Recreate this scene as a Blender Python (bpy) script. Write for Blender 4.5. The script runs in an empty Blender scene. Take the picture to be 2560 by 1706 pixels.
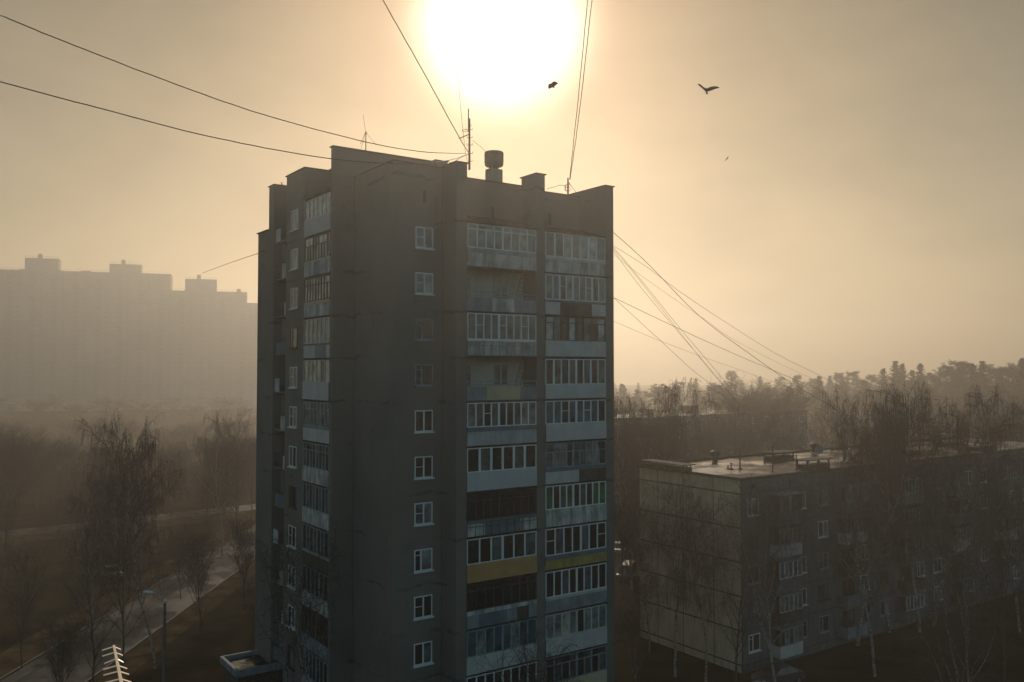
import bpy, math, random
from mathutils import Vector, Matrix
R = math.radians
C = bpy.context.scene
COL = C.collection
# ------------------------------------------------------------------ camera
CH = 25.0                      # camera height above the yard
F = 2184.0                     # focal length in pixels of the 2560 px wide photograph
PITCH = R(1.8685)
cam = bpy.data.cameras.new('camera'); cam.sensor_width = 36; cam.lens = 36*F/2560
cam.clip_start = 0.3; cam.clip_end = 4000
co = bpy.data.objects.new('camera', cam); COL.objects.link(co)
co.location = (0, 0, CH); co.rotation_euler = (R(90)+PITCH, 0, 0)
C.camera = co
C.render.resolution_x = 1024; C.render.resolution_y = 682
# ------------------------------------------------------------------ world
SUN_EL = R(21.8); SUN_AZ = R(-0.7)       # azimuth measured from +Y towards +X
sund = Vector((math.sin(SUN_AZ)*math.cos(SUN_EL), math.cos(SUN_AZ)*math.cos(SUN_EL), math.sin(SUN_EL)))
EXPOSURE = 0.0
SUN_STRENGTH = 2.6
SUN_COLOR = (1.0, 0.85, 0.655)
SKY_STRENGTH = 0.14
FOG_DENSITY = 0.00125
FOG_G = 0.67
GLOW = 1.0
SUN_HALO = 4.3
FOG_TOP = 18.5
SKY_FOG = ((0.99, 33.), (0.66, 33.), (0.355, 32.))
SKY_TINT = (0.64, 0.86, 0.80)
FOG_COLOR = (.78, .715, .64)
w = bpy.data.worlds.new('World'); C.world = w; w.use_nodes = True
nt = w.node_tree; nt.nodes.clear()
def N(t, kind, **kw):
    n = t.nodes.new(kind)
    for k, v in kw.items(): setattr(n, k, v)
    return n
out = N(nt, 'ShaderNodeOutputWorld')
sky = N(nt, 'ShaderNodeTexSky', sky_type='NISHITA', sun_disc=False)
sky.sun_elevation = SUN_EL; sky.sun_rotation = SUN_AZ
sky.air_density = 1.0; sky.dust_density = 3.0; sky.ozone_density = 1.0
tint = N(nt, 'ShaderNodeMix', data_type='RGBA', blend_type='MULTIPLY'); tint.inputs[0].default_value = 1.0
tint.inputs[7].default_value = (*SKY_TINT, 1)
nt.links.new(sky.outputs[0], tint.inputs[6])
bg1 = N(nt, 'ShaderNodeBackground'); bg1.inputs[1].default_value = SKY_STRENGTH
# bright fog in the sky: brightness falls with the angle from the sun
tc = N(nt, 'ShaderNodeTexCoord')
dot = N(nt, 'ShaderNodeVectorMath', operation='DOT_PRODUCT'); dot.inputs[1].default_value = sund
nt.links.new(tc.outputs['Generated'], dot.inputs[0])
def M_(op, a, b=None, clamp=False):
    m = N(nt, 'ShaderNodeMath', operation=op); m.use_clamp = clamp
    for i, x in enumerate((a, b)):
        if x is None: continue
        if isinstance(x, (int, float)): m.inputs[i].default_value = x
        else: nt.links.new(x, m.inputs[i])
    return m.outputs[0]
ang = M_('MULTIPLY', M_('ARCCOSINE', M_('MINIMUM', dot.outputs['Value'], 0.9999999)), 180/math.pi)
noi = N(nt, 'ShaderNodeTexNoise'); noi.inputs['Scale'].default_value = 2.9; noi.inputs['Detail'].default_value = 4; noi.inputs['Roughness'].default_value = 0.55
mp = N(nt, 'ShaderNodeMapping'); mp.inputs['Scale'].default_value = (1, 1, 2.2)
nt.links.new(tc.outputs['Generated'], mp.inputs[0]); nt.links.new(mp.outputs[0], noi.inputs['Vector'])
cloud = M_('ADD', M_('MULTIPLY', noi.outputs['Fac'], 1.7), 0.16)
sepd = N(nt, 'ShaderNodeSeparateXYZ'); nt.links.new(tc.outputs['Generated'], sepd.inputs[0])
elev = M_('MULTIPLY', M_('ARCSINE', M_('MAXIMUM', M_('MINIMUM', sepd.outputs['Z'], 0.999), 0.0)), 180/math.pi)
thin = M_('EXPONENT', M_('MULTIPLY', M_('POWER', M_('DIVIDE', elev, FOG_TOP), 2.0), -1.0))   # the fog bank thins out with height
chan = []
for a_, s_ in SKY_FOG:
    base = M_('MULTIPLY', M_('EXPONENT', M_('MULTIPLY', ang, -1.0/s_)), a_)
    chan.append(M_('MULTIPLY', M_('MULTIPLY', base, cloud), thin))
core = M_('MULTIPLY', M_('EXPONENT', M_('MULTIPLY', M_('POWER', M_('DIVIDE', ang, SUN_HALO), 3.0), -1.0)), 3.2)
aura = M_('EXPONENT', M_('MULTIPLY', M_('POWER', M_('DIVIDE', ang, 9.5), 2.0), -1.0))
chan = [M_('ADD', M_('ADD', c_, M_('MULTIPLY', core, q_)), M_('MULTIPLY', aura, k_)) for c_, k_, q_ in zip(chan, (.58, .35, .19), (1.0, .86, .66))]
cmb = N(nt, 'ShaderNodeCombineColor')
for i in range(3): nt.links.new(chan[i], cmb.inputs[i])
# sky weighted away from the sun, added as fill on the camera-side facades
away = M_('POWER', M_('MINIMUM', M_('DIVIDE', ang, 95.0), 1.0), 2.0)
vs = N(nt, 'ShaderNodeVectorMath', operation='SCALE'); nt.links.new(tint.outputs[2], vs.inputs[0]); nt.links.new(away, vs.inputs['Scale'])
nt.links.new(vs.outputs[0], bg1.inputs[0])
bg2 = N(nt, "ShaderNodeBackground"); bg2.inputs[1].default_value = GLOW
nt.links.new(cmb.outputs[0], bg2.inputs[0])
ads = N(nt, 'ShaderNodeAddShader')
nt.links.new(bg1.outputs[0], ads.inputs[0]); nt.links.new(bg2.outputs[0], ads.inputs[1])
nt.links.new(ads.outputs[0], out.inputs['Surface'])
# ------------------------------------------------------------------ sun
sl = bpy.data.lights.new('sun', 'SUN'); sl.energy = SUN_STRENGTH; sl.angle = R(0.6); sl.color = SUN_COLOR
so = bpy.data.objects.new('sun', sl); COL.objects.link(so)
so.rotation_euler = (-sund).to_track_quat('-Z', 'Y').to_euler(); so.location = (0, 0, 90)
C.view_settings.view_transform = 'Standard'; C.view_settings.look = 'None'
C.view_settings.exposure = EXPOSURE; C.view_settings.gamma = 1.0
C.render.engine = 'CYCLES'
cy = C.cycles
cy.use_denoising = True
cy.max_bounces = 6; cy.diffuse_bounces = 2; cy.glossy_bounces = 3; cy.volume_bounces = 1
cy.transparent_max_bounces = 8; cy.sample_clamp_indirect = 4
cy.use_adaptive_sampling = True; cy.adaptive_threshold = 0.02
# ------------------------------------------------------------------ frames of reference
YAW = 0.9608
a2 = Vector((math.sin(YAW), math.cos(YAW), 0))       # along the balcony facades, to the right and away
b2 = Vector((-math.cos(YAW), math.sin(YAW), 0))      # along the side facades, to the left and away
O = Vector((-11.972, 58.137, 0))
Z = Vector((0, 0, 1))
def ray(x, y):
    u = (x-1280)/F; v = (853-y)/F
    return Vector((u, math.cos(PITCH)-v*math.sin(PITCH), math.sin(PITCH)+v*math.cos(PITCH)))
def pt(x, y, Y):
    d = ray(x, y); return d*(Y/d.y)+Vector((0, 0, CH))
def ground(x, y, z=0.0):
    d = ray(x, y); return d*((z-CH)/d.z)+Vector((0, 0, CH))
# ------------------------------------------------------------------ materials
MATS = {}
def mat(name, col, rough=0.85, var=0.15, scale=0.6, col2=None, streak=0.0, metal=0.0, spec=0.5, sx=1.0, sz=1.0, stops=(0.35, 0.65), bump=0.0, rvar=0.0, seams=False, wet=0.0):
    if name in MATS: return MATS[name]
    m = bpy.data.materials.new(name); m.use_nodes = True
    t = m.node_tree; b = t.nodes['Principled BSDF']
    b.inputs['Roughness'].default_value = rough; b.inputs['Metallic'].default_value = metal
    b.inputs['Specular IOR Level'].default_value = spec
    g = N(t, 'ShaderNodeNewGeometry'); mpg = N(t, 'ShaderNodeMapping')
    mpg.inputs['Scale'].default_value = (scale*sx, scale*sx, scale*sz)
    t.links.new(g.outputs['Position'], mpg.inputs[0])
    n = N(t, 'ShaderNodeTexNoise'); n.inputs['Scale'].default_value = 1; n.inputs['Detail'].default_value = 5; n.inputs['Roughness'].default_value = .6
    t.links.new(mpg.outputs[0], n.inputs['Vector'])
    cr = N(t, 'ShaderNodeValToRGB'); cr.color_ramp.elements[0].position = stops[0]; cr.color_ramp.elements[1].position = stops[1]
    if col2 is None: col2 = tuple(c*(1-var*1.6) for c in col)
    cr.color_ramp.elements[0].color = (*col2, 1); cr.color_ramp.elements[1].color = (*[min(1, c*(1+var)) for c in col], 1)
    t.links.new(n.outputs['Fac'], cr.inputs[0])
    last = cr.outputs[0]
    if streak > 0:
        mp2 = N(t, 'ShaderNodeMapping'); mp2.inputs['Scale'].default_value = (1.6, 1.6, 0.34)
        t.links.new(g.outputs['Position'], mp2.inputs[0])
        n2 = N(t, 'ShaderNodeTexNoise'); n2.inputs['Scale'].default_value = 1.3; n2.inputs['Detail'].default_value = 6; n2.inputs['Roughness'].default_value = .7
        t.links.new(mp2.outputs[0], n2.inputs['Vector'])
        c2 = N(t, 'ShaderNodeValToRGB'); c2.color_ramp.elements[0].position = .42; c2.color_ramp.elements[1].position = .62
        c2.color_ramp.elements[0].color = (1, 1, 1, 1); k = 1-streak; c2.color_ramp.elements[1].color = (k, k, k*.95, 1)
        t.links.new(n2.outputs['Fac'], c2.inputs[0])
        mx = N(t, 'ShaderNodeMix', data_type='RGBA', blend_type='MULTIPLY'); mx.inputs[0].default_value = 1
        t.links.new(last, mx.inputs[6]); t.links.new(c2.outputs[0], mx.inputs[7]); last = mx.outputs[2]
    if seams:
        sp = N(t, 'ShaderNodeSeparateXYZ'); t.links.new(g.outputs['Position'], sp.inputs[0])
        def mm(op, a, b_=None):
            q = N(t, 'ShaderNodeMath', operation=op)
            for i, x in enumerate((a, b_)):
                if x is None: continue
                if isinstance(x, (int, float)): q.inputs[i].default_value = x
                else: t.links.new(x, q.inputs[i])
            return q.outputs[0]
        def nz(sc, det, off, scz=1.0):
            mp3 = N(t, 'ShaderNodeMapping'); mp3.inputs['Scale'].default_value = (sc, sc, sc*scz); mp3.inputs['Location'].default_value = (off, off*.7, off*.3)
            t.links.new(g.outputs['Position'], mp3.inputs[0]); q = N(t, 'ShaderNodeTexNoise'); q.inputs['Scale'].default_value = 1; q.inputs['Detail'].default_value = det; q.inputs['Roughness'].default_value = .65
            t.links.new(mp3.outputs[0], q.inputs['Vector']); return q.outputs['Fac']
        def ramp(x, lo, hi):
            q = N(t, 'ShaderNodeMapRange'); q.interpolation_type = 'SMOOTHSTEP'; q.inputs['From Min'].default_value = lo; q.inputs['From Max'].default_value = hi; t.links.new(x, q.inputs[0]); return q.outputs[0]
        wob = mm('MULTIPLY', mm('SUBTRACT', nz(1.1, 5, 3), .5), .9)
        ph = mm('ADD', mm('ADD', sp.outputs['Z'], -.55), wob)
        dd = mm('ABSOLUTE', mm('SUBTRACT', mm('FRACT', mm('DIVIDE', ph, 2.8)), .5))
        line = ramp(dd, .45, .495)                      # worn seams at the floor slabs
        mask = ramp(nz(.33, 3, 11), .48, .62)
        blot = ramp(nz(.55, 6, 23, .8), .60, .74)
        drip = ramp(nz(1.4, 5, 31, .12), .60, .75)
        f_ = mm('MINIMUM', mm('ADD', mm('ADD', mm('MULTIPLY', mm('MULTIPLY', line, mask), .8), mm('MULTIPLY', blot, .5)), mm('MULTIPLY', drip, .35)), .7)
        mx3 = N(t, 'ShaderNodeMix', data_type='RGBA'); t.links.new(f_, mx3.inputs[0]); t.links.new(last, mx3.inputs[6]); mx3.inputs[7].default_value = (.05, .048, .042, 1); last = mx3.outputs[2]
    t.links.new(last, b.inputs['Base Color'])
    if wet > 0:                                     # glossy only where water stands
        mpw = N(t, 'ShaderNodeMapping'); mpw.inputs['Scale'].default_value = (wet, wet, wet); mpw.inputs['Rotation'].default_value = (0, 0, .9)
        t.links.new(g.outputs['Position'], mpw.inputs[0]); nw = N(t, 'ShaderNodeTexNoise'); nw.inputs['Scale'].default_value = 1; nw.inputs['Detail'].default_value = 6; nw.inputs['Roughness'].default_value = .6
        t.links.new(mpw.outputs[0], nw.inputs['Vector'])
        ms = N(t, 'ShaderNodeMapRange'); ms.inputs['From Min'].default_value = .47; ms.inputs['From Max'].default_value = .58; ms.inputs['To Min'].default_value = .02; ms.inputs['To Max'].default_value = spec
        t.links.new(nw.outputs['Fac'], ms.inputs[0]); t.links.new(ms.outputs[0], b.inputs['Specular IOR Level'])
    if bump > 0:
        bp = N(t, 'ShaderNodeBump'); bp.inputs['Strength'].default_value = bump; bp.inputs['Distance'].default_value = .05
        t.links.new(n.outputs['Fac'], bp.inputs['Height']); t.links.new(bp.outputs[0], b.inputs['Normal'])
    if rvar > 0:
        mr = N(t, 'ShaderNodeMapRange'); mr.inputs['From Min'].default_value = .41; mr.inputs['From Max'].default_value = .59
        mr.inputs['To Min'].default_value = rough-rvar; mr.inputs['To Max'].default_value = rough+rvar*.6
        t.links.new(n.outputs['Fac'], mr.inputs[0]); t.links.new(mr.outputs[0], b.inputs['Roughness'])
    MATS[name] = m; return m
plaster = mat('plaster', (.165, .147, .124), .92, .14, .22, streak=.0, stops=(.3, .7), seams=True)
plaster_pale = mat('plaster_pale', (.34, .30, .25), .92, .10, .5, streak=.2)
loggia_wall = mat('loggia_wall', (.50, .46, .39), .9, .08, .5, streak=.15)
capm = mat('cap_metal', (.06, .065, .065), .9, .2, 2.0, spec=.1)
white = mat('white_frame', (.74, .72, .68), .45, .05, 1.0)
cream = mat('cream_frame', (.50, .48, .42), .6, .1, 1.0)
brownf = mat('brown_frame', (.045, .037, .033), .7, .2, 3.0)
teal = mat('teal_frame', (.20, .27, .28), .6, .2, 2.0)
panel_stain = mat('stained_panel', (.60, .57, .52), .85, .12, .9, col2=(.38, .37, .34), streak=.55)
panel_white = mat('white_panel', (.54, .51, .48), .75, .08, .8, streak=.12)
panel_lilac = mat('pale_panel', (.54, .50, .48), .7, .06, .8, streak=.08)
panel_grey = mat('grey_panel', (.24, .26, .28), .8, .15, 1.2, streak=.2)
panel_blue = mat('blue_grey_panel', (.12, .16, .18), .8, .15, 1.2)
panel_rust = mat('rusty_panel', (.44, .43, .43), .85, .1, .9, streak=.25)
siding = mat('siding', (.48, .47, .45), .7, .06, .8)
ochre = mat('ochre_siding', (.50, .26, .09), .75, .1, 1.0)
yellow = mat('yellow_panel', (.46, .31, .09), .75, .15, 1.2, streak=.2)
beigep = mat('beige_panel', (.50, .42, .26), .75, .1, 1.2)
brownp = mat('brown_panel', (.085, .068, .052), .85, .25, 2.0, streak=.4)
darkrail = mat('dark_rail', (.05, .055, .055), .6, .2, 3.0)
rust = mat('rust', (.24, .10, .03), .9, .3, 3.0)
conc = mat('concrete_slab', (.16, .155, .145), .95, .25, 1.5, streak=.3)
def glassm(name, col, rough=.06, spec=1.0):
    return mat(name, col, rough, .5, 1.3, spec=spec, rvar=.03, stops=(.3, .7))
g_dark = glassm('glass_dark', (.022, .027, .030)); g_mid = glassm('glass_mid', (.105, .125, .128)); g_cur = glassm('glass_curtain', (.24, .25, .235), .12)
g_tan = glassm('glass_tan', (.50, .45, .34), .10); g_blue = glassm('glass_blue_curtain', (.04, .10, .13), .12); g_green = glassm('glass_green_curtain', (.03, .15, .06), .14)  # tan base paints the bright reflected sky into the left bay glass
g_white = glassm('glass_blind', (.42, .43, .42), .2)
bark = mat('bark', (.06, .052, .044), .95, .3, 4.0)
birch = mat('birch_bark', (.25, .23, .20), .9, .1, 3.0, col2=(.05, .045, .04), sz=2.2, stops=(.38, .5))
twig = mat('twig', (.05, .042, .036), .95, .2, 3.0)
needle = mat('needles', (.045, .055, .035), .95, .3, 2.0)
seam_m = mat('seam', (.075, .05, .035), .95, .3, 3.0)
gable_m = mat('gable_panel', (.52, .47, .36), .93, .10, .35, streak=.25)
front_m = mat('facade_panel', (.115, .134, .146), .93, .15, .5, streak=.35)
roof_m = mat('bitumen_roof', (.04, .04, .04), .36, .5, .30, spec=1.0, rvar=.2, bump=.2, wet=.16)
asphalt = mat('asphalt', (.028, .032, .034), .6, .25, .5, spec=.22, rvar=.12, wet=.13)
grass_m = mat('dead_grass', (.032, .025, .015), 1.0, .35, .25, col2=(.009, .009, .007), spec=.0, bump=.4)
verge_m = mat('verge', (.075, .052, .028), .97, .35, .5, col2=(.022, .018, .012), spec=.0)
kerb_m = mat('kerb', (.085, .08, .07), .9, .2, 2.0)
tyre_m = mat('tyre', (.02, .02, .02), .9, .1, 3)
rim_m = mat('rim', (.35, .35, .36), .35, .1, 3, metal=.8)
antenna_m = mat('antenna_metal', (.92, .84, .76), .34, .04, 6, metal=.85)
cable_m = mat('cable', (.035, .03, .028), .5, .2, 5)
mast_m = mat('mast_metal', (.045, .04, .038), .7, .2, 5)
pole_m = mat('pole_concrete', (.10, .10, .10), .85, .2, 2)
lampm = mat('lamp_housing', (.55, .55, .53), .35, .1, 3, metal=.3)
bird_m = mat('feathers', (.018, .018, .02), .8, .2, 8)
# ------------------------------------------------------------------ mesh builder
class MB:
    def __init__(s): s.v = []; s.f = []; s.m = []; s.mats = []
    def mi(s, m):
        if m not in s.mats: s.mats.append(m)
        return s.mats.index(m)
    def poly(s, pts, m):
        n = len(s.v); s.v += [tuple(p) for p in pts]; s.f.append(tuple(range(n, n+len(pts)))); s.m.append(s.mi(m))
    def hexa(s, P, m):                     # 8 corners: bottom 4, top 4
        n = len(s.v); s.v += [tuple(p) for p in P]; k = s.mi(m)
        c = P[1]-P[0]; d = P[3]-P[0]; flip = c.cross(d).dot(P[4]-P[0]) < 0
        for f in ((0,3,2,1), (4,5,6,7), (0,1,5,4), (1,2,6,5), (2,3,7,6), (3,0,4,7)):
            if flip: f = f[::-1]
            s.f.append(tuple(n+i for i in f)); s.m.append(k)
    def tube(s, pts, rad, m, n=6, cap=True):
        k = s.mi(m); base = len(s.v)
        if not isinstance(rad, (list, tuple)): rad = [rad]*len(pts)
        up = None
        for i, p in enumerate(pts):
            p = Vector(p)
            d = (Vector(pts[min(i+1, len(pts)-1)])-Vector(pts[max(i-1, 0)]))
            d = d.normalized() if d.length > 1e-9 else Z
            if up is None: up = d.orthogonal().normalized()
            x = (up-d*up.dot(d)); x = x.normalized() if x.length > 1e-6 else d.orthogonal().normalized(); up = x
            y = d.cross(x)
            for j in range(n):
                t = 2*math.pi*j/n; s.v.append(tuple(p+x*math.cos(t)*rad[i]+y*math.sin(t)*rad[i]))
        for i in range(len(pts)-1):
            for j in range(n):
                q = base+i*n; s.f.append((q+j, q+(j+1) % n, q+n+(j+1) % n, q+n+j)); s.m.append(k)
        if cap:
            s.f.append(tuple(base+j for j in reversed(range(n)))); s.m.append(k)
            e = base+(len(pts)-1)*n; s.f.append(tuple(e+j for j in range(n))); s.m.append(k)
    def build(s, name, parent=None, smooth=False, origin=None):
        me = bpy.data.meshes.new(name)
        o_ = Vector(origin) if origin is not None else (parent_origin(parent) if parent else Vector((0, 0, 0)))
        me.from_pydata([(v[0]-o_.x, v[1]-o_.y, v[2]-o_.z) for v in s.v], [], s.f)
        for m in s.mats: me.materials.append(m)
        me.polygons.foreach_set('material_index', s.m)
        if smooth: me.polygons.foreach_set('use_smooth', [True]*len(s.f))
        me.update()
        o = bpy.data.objects.new(name, me); COL.objects.link(o)
        if parent is not None:
            o.parent = parent; o['_o'] = 0; del o['_o']
        else: o.location = o_
        return o
def parent_origin(p):
    q = p
    while q.parent: q = q.parent
    return Vector(q.location)
def tag(o, label=None, cat=None, group=None, kind=None):
    for k, v in (('label', label), ('category', cat), ('group', group), ('kind', kind)):
        if v: o[k] = v
    return o
def thing(name, loc, label, cat, group=None):
    o = bpy.data.objects.new(name, None); COL.objects.link(o); o.location = loc; o.empty_display_size = .5
    return tag(o, label, cat, group)
def copy_tree(o, parent=None):
    c = o.copy(); COL.objects.link(c)
    if parent: c.parent = parent
    for ch in list(o.children): copy_tree(ch, c)
    return c
# a facade frame: u runs along U, v outwards along V, z up
class Fr:
    def __init__(s, o, U, V): s.o = Vector(o); s.U = Vector(U); s.V = Vector(V)
    def p(s, u, v, z): return s.o+s.U*u+s.V*v+Z*z
    def box(s, mb, u0, u1, v0, v1, z0, z1, m):
        P = [s.p(u0, v0, z0), s.p(u1, v0, z0), s.p(u1, v1, z0), s.p(u0, v1, z0), s.p(u0, v0, z1), s.p(u1, v0, z1), s.p(u1, v1, z1), s.p(u0, v1, z1)]
        mb.hexa(P, m)
T = Fr(O, a2, b2)                                   # tower plan: u = along a, v = along b
# ------------------------------------------------------------------ windows and loggias
def window(root, fr, u0, u1, z0, z1, rng, frame=white, style=0, v=0.0, pane=None, sill=True, depth=.10, sillm=None):
    fw = .07; mb = MB()
    fr.box(mb, u0, u1, v+.004, v+.045, z0, z0+fw, frame); fr.box(mb, u0, u1, v+.004, v+.045, z1-fw, z1, frame)
    fr.box(mb, u0, u0+fw, v+.004, v+.045, z0+fw, z1-fw, frame); fr.box(mb, u1-fw, u1, v+.004, v+.045, z0+fw, z1-fw, frame)
    um = u0+(u1-u0)*(.5 if style != 2 else .36)
    fr.box(mb, um-.05, um+.05, v+.004, v+.045, z0+fw, z1-fw, frame)
    if style in (1, 2):
        zz = z0+(z1-z0)*(.52 if style == 1 else .74); fr.box(mb, u0+fw, um-.05, v+.006, v+.04, zz-.02, zz+.02, frame)
    wo = mb.build('window', root)
    mb = MB()
    fr.box(mb, u0+fw*.6, um-.03, v-.02, v+.018, z0+fw*.6, z1-fw*.6, pane or rng.choice([g_dark, g_mid, g_dark]))
    fr.box(mb, um+.03, u1-fw*.6, v-.02, v+.018, z0+fw*.6, z1-fw*.6, pane or rng.choice([g_dark, g_mid, g_cur]))
    mb.build('pane', wo)
    if sill:
        mb = MB(); fr.box(mb, u0-.06, u1+.08, v+.003, v+.16, z0-.09, z0-.01, sillm or frame); mb.build('sill', wo)
    return wo
def glazing(lg, fr, u0, u1, z0, z1, n, frame, panes, rng, wide=(), transom=0, mull=.045, v=0.0, vents=()):
    mb = MB(); fw = .06
    fr.box(mb, u0, u1, v-.05, v+.02, z0, z0+fw, frame); fr.box(mb, u0, u1, v-.05, v+.02, z1-fw, z1, frame)
    fr.box(mb, u0, u0+fw, v-.05, v+.02, z0+fw, z1-fw, frame); fr.box(mb, u1-fw, u1, v-.05, v+.02, z0+fw, z1-fw, frame)
    zt = z1-fw
    if transom:
        zt = z1-transom; fr.box(mb, u0+fw, u1-fw, v-.045, v+.015, zt-.03, zt+.03, frame)
    w_ = (u1-u0-fw*2)/n
    for i in range(1, n):
        u = u0+fw+w_*i; h = mull*(1.7 if i in wide else 1.0)
        if i in wide or rng.random() < .6 or not transom: top = z1-fw
        else: top = zt-.03
        fr.box(mb, u-h, u+h, v-.048, v+.018, z0+fw, top, frame)
    for i in vents:
        u = u0+fw+w_*i; zz = z0+(z1-z0)*.55
        fr.box(mb, u+mull, u+w_-mull, v-.04, v+.012, zz-.02, zz+.02, frame)
    g = mb.build('glazing_frame', lg)
    mb = MB()
    for i in range(n):
        u = u0+fw+w_*i; m = panes(i) if callable(panes) else panes[i % len(panes)]
        j = rng.uniform(-.006, .006)
        P = [fr.p(u+.005, v-.03+j, z0+.03), fr.p(u+w_-.005, v-.03-j, z0+.03), fr.p(u+w_-.005, v-.03-j+rng.uniform(-.005, .005), z1-.03), fr.p(u+.005, v-.03+j, z1-.03)]
        mb.poly(P, m)
    mb.build('glass', lg)
def panel(lg, fr, u0, u1, z0, z1, pieces, v=.03, kind='plain', m=None, rails=None):
    """pieces: list of (fraction, material)"""
    mb = MB(); u = u0; tot = sum(p[0] for p in pieces)
    for i, (fr_, pm) in enumerate(pieces):
        w_ = (u1-u0)*fr_/tot; dv = .004*(i % 2)
        fr.box(mb, u+.008, u+w_-.008, v-.05, v+dv, z0, z1, pm)
        if kind == 'rib':
            k = int(w_/.16)
            for j in range(k): fr.box(mb, u+.02+j*w_/k, u+.07+j*w_/k, v+dv, v+dv+.025, z0+.02, z1-.02, pm)
        u += w_
    if kind == 'siding':
        k = int((z1-z0)/.13)
        for j in range(k): 
            z = z0+j*(z1-z0)/k
            P = [fr.p(u0, v+.006, z), fr.p(u1, v+.006, z), fr.p(u1, v+.035, z+.005), fr.p(u0, v+.035, z+.005), fr.p(u0, v+.006, z+(z1-z0)/k), fr.p(u1, v+.006, z+(z1-z0)/k), fr.p(u1, v+.009, z+(z1-z0)/k), fr.p(u0, v+.009, z+(z1-z0)/k)]
            mb.hexa(P, m)
    mb.build('parapet_panel', lg)
    if rails:
        mb = MB()
        for zz in (z0+.02, (z0+z1)/2+.2, z1+.04): fr.box(mb, u0, u1, v+.035, v+.065, zz-.018, zz+.018, rails)
        k = 9
        for j in range(k+1):
            uu = u0+(u1-u0)*j/k; fr.box(mb, uu-.015, uu+.015, v+.036, v+.06, z0-.05, z1+.05, rails)
        mb.build('railing', lg)
def loggia(root, fr, W, zb, spec, rng, D=1.3):
    """one balcony bay: fr.o at the left end of its front plane, zb = slab underside"""
    S = dict(ph=1.0, band=0, bandm=panel_grey, n=8, frame=white, panes=[g_mid, g_dark, g_cur], pieces=[(1, panel_stain)], kind='plain', open=False, transom=0, wide=(4,), v=.03, rails=None, vents=(), m=None, gap=.10, curtain=None)
    S.update(spec)
    mb = MB(); fr.box(mb, .004, W-.004, -D+.005, -.01, zb, zb+.14, conc)
    lg = mb.build('balcony', root)
    zp = zb+S['ph']+.04
    panel(lg, fr, .02, W-.02, zb+.04, zp, S['pieces'], S['v'], S['kind'], S['m'], S['rails'])
    z = zp
    if S['band']:
        mb = MB(); fr.box(mb, .03, W-.03, -.03, .05, z+.003, z+S['band'], S['bandm']); mb.build('ledge', lg); z += S['band']
    ztop = zb+2.8-S['gap']
    if not S['open']:
        glazing(lg, fr, .03, W-.03, z+.006, ztop, S['n'], S['frame'], S['panes'], rng, S['wide'], S['transom'], vents=S['vents'])
    else:
        mb = MB()
        for zz in (zp+.12, zp+.34): fr.box(mb, .02, W-.02, -.01, .02, zz-.02, zz+.02, teal)
        for j in range(6): fr.box(mb, W*j/5*.99+.01, W*j/5*.99+.04, -.008, .018, zp-.9, zp+.34, teal)
        mb.build('railing', lg)
        mb = MB(); fr.box(mb, .0, W, -D-.02, -D+.012, zb+.15, zb+2.78, loggia_wall); mb.build('back_wall', lg)
        f2 = Fr(fr.p(0, -D+.012, 0), fr.U, fr.V)
        for (ua, ub, za, zc) in ((.12, 1.25, .55, 2.35), (W*.55, W*.55+1.15, .9, 2.35)):
            mb = MB()
            for (p0, p1, q0, q1) in ((ua, ub, za, za+.07), (ua, ub, zc-.07, zc), (ua, ua+.07, za+.07, zc-.07), (ub-.07, ub, za+.07, zc-.07), ((ua+ub)/2-.05, (ua+ub)/2+.05, za+.07, zc-.07)):
                f2.box(mb, p0, p1, .003, .05, zb+q0, zb+q1, cream)
            mb.build('window_frame', lg)
            mb = MB(); f2.box(mb, ua+.03, ub-.03, .002, .03, zb+za+.03, zb+zc-.03, g_mid); mb.build('window_pane', lg)
        mb = MB()                                       # fire ladder between the balconies
        for du in (0, .42): mb.tube([fr.p(W-1.25+du, -.95, zb+.2), fr.p(W-.85+du, -.45, zb+2.78)], .022, darkrail, 5)
        for k in range(9):
            q = k/9+.05; uu = W-1.25+.4*q; mb.tube([fr.p(uu, -.95+.5*q, zb+.2+2.58*q), fr.p(uu+.42, -.95+.5*q, zb+.2+2.58*q)], .014, darkrail, 4)
        mb.build('ladder', lg)
    return lg
# ------------------------------------------------------------------ the tower block
stain_m = mat('wall_stain', (.085, .078, .068), .97, .3, 1.5, spec=.1)
ZT = CH
tower = thing('tower_block', O+a2*8+b2*2, 'tall grey plastered tower block with rows of glazed balconies and wires on its roof', 'apartment tower')
SL, TP, TW, TF = -.66, -1.55, -7.1, -8.6
rng = random.Random(7)
mb = MB()
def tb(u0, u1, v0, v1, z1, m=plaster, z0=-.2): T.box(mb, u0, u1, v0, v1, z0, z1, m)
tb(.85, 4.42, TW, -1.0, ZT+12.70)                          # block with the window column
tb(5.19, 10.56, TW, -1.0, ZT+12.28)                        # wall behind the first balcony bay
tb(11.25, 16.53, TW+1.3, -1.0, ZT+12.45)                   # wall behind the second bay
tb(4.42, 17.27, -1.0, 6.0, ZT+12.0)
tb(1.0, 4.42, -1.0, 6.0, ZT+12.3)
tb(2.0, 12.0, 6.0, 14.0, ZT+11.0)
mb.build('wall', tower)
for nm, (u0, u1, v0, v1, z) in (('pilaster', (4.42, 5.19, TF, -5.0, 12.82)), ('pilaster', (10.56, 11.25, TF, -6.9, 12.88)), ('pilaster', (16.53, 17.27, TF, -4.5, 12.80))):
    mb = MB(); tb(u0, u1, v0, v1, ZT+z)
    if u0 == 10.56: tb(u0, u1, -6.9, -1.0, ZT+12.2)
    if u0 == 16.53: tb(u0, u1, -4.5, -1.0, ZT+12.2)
    mb.build(nm, tower)
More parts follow.
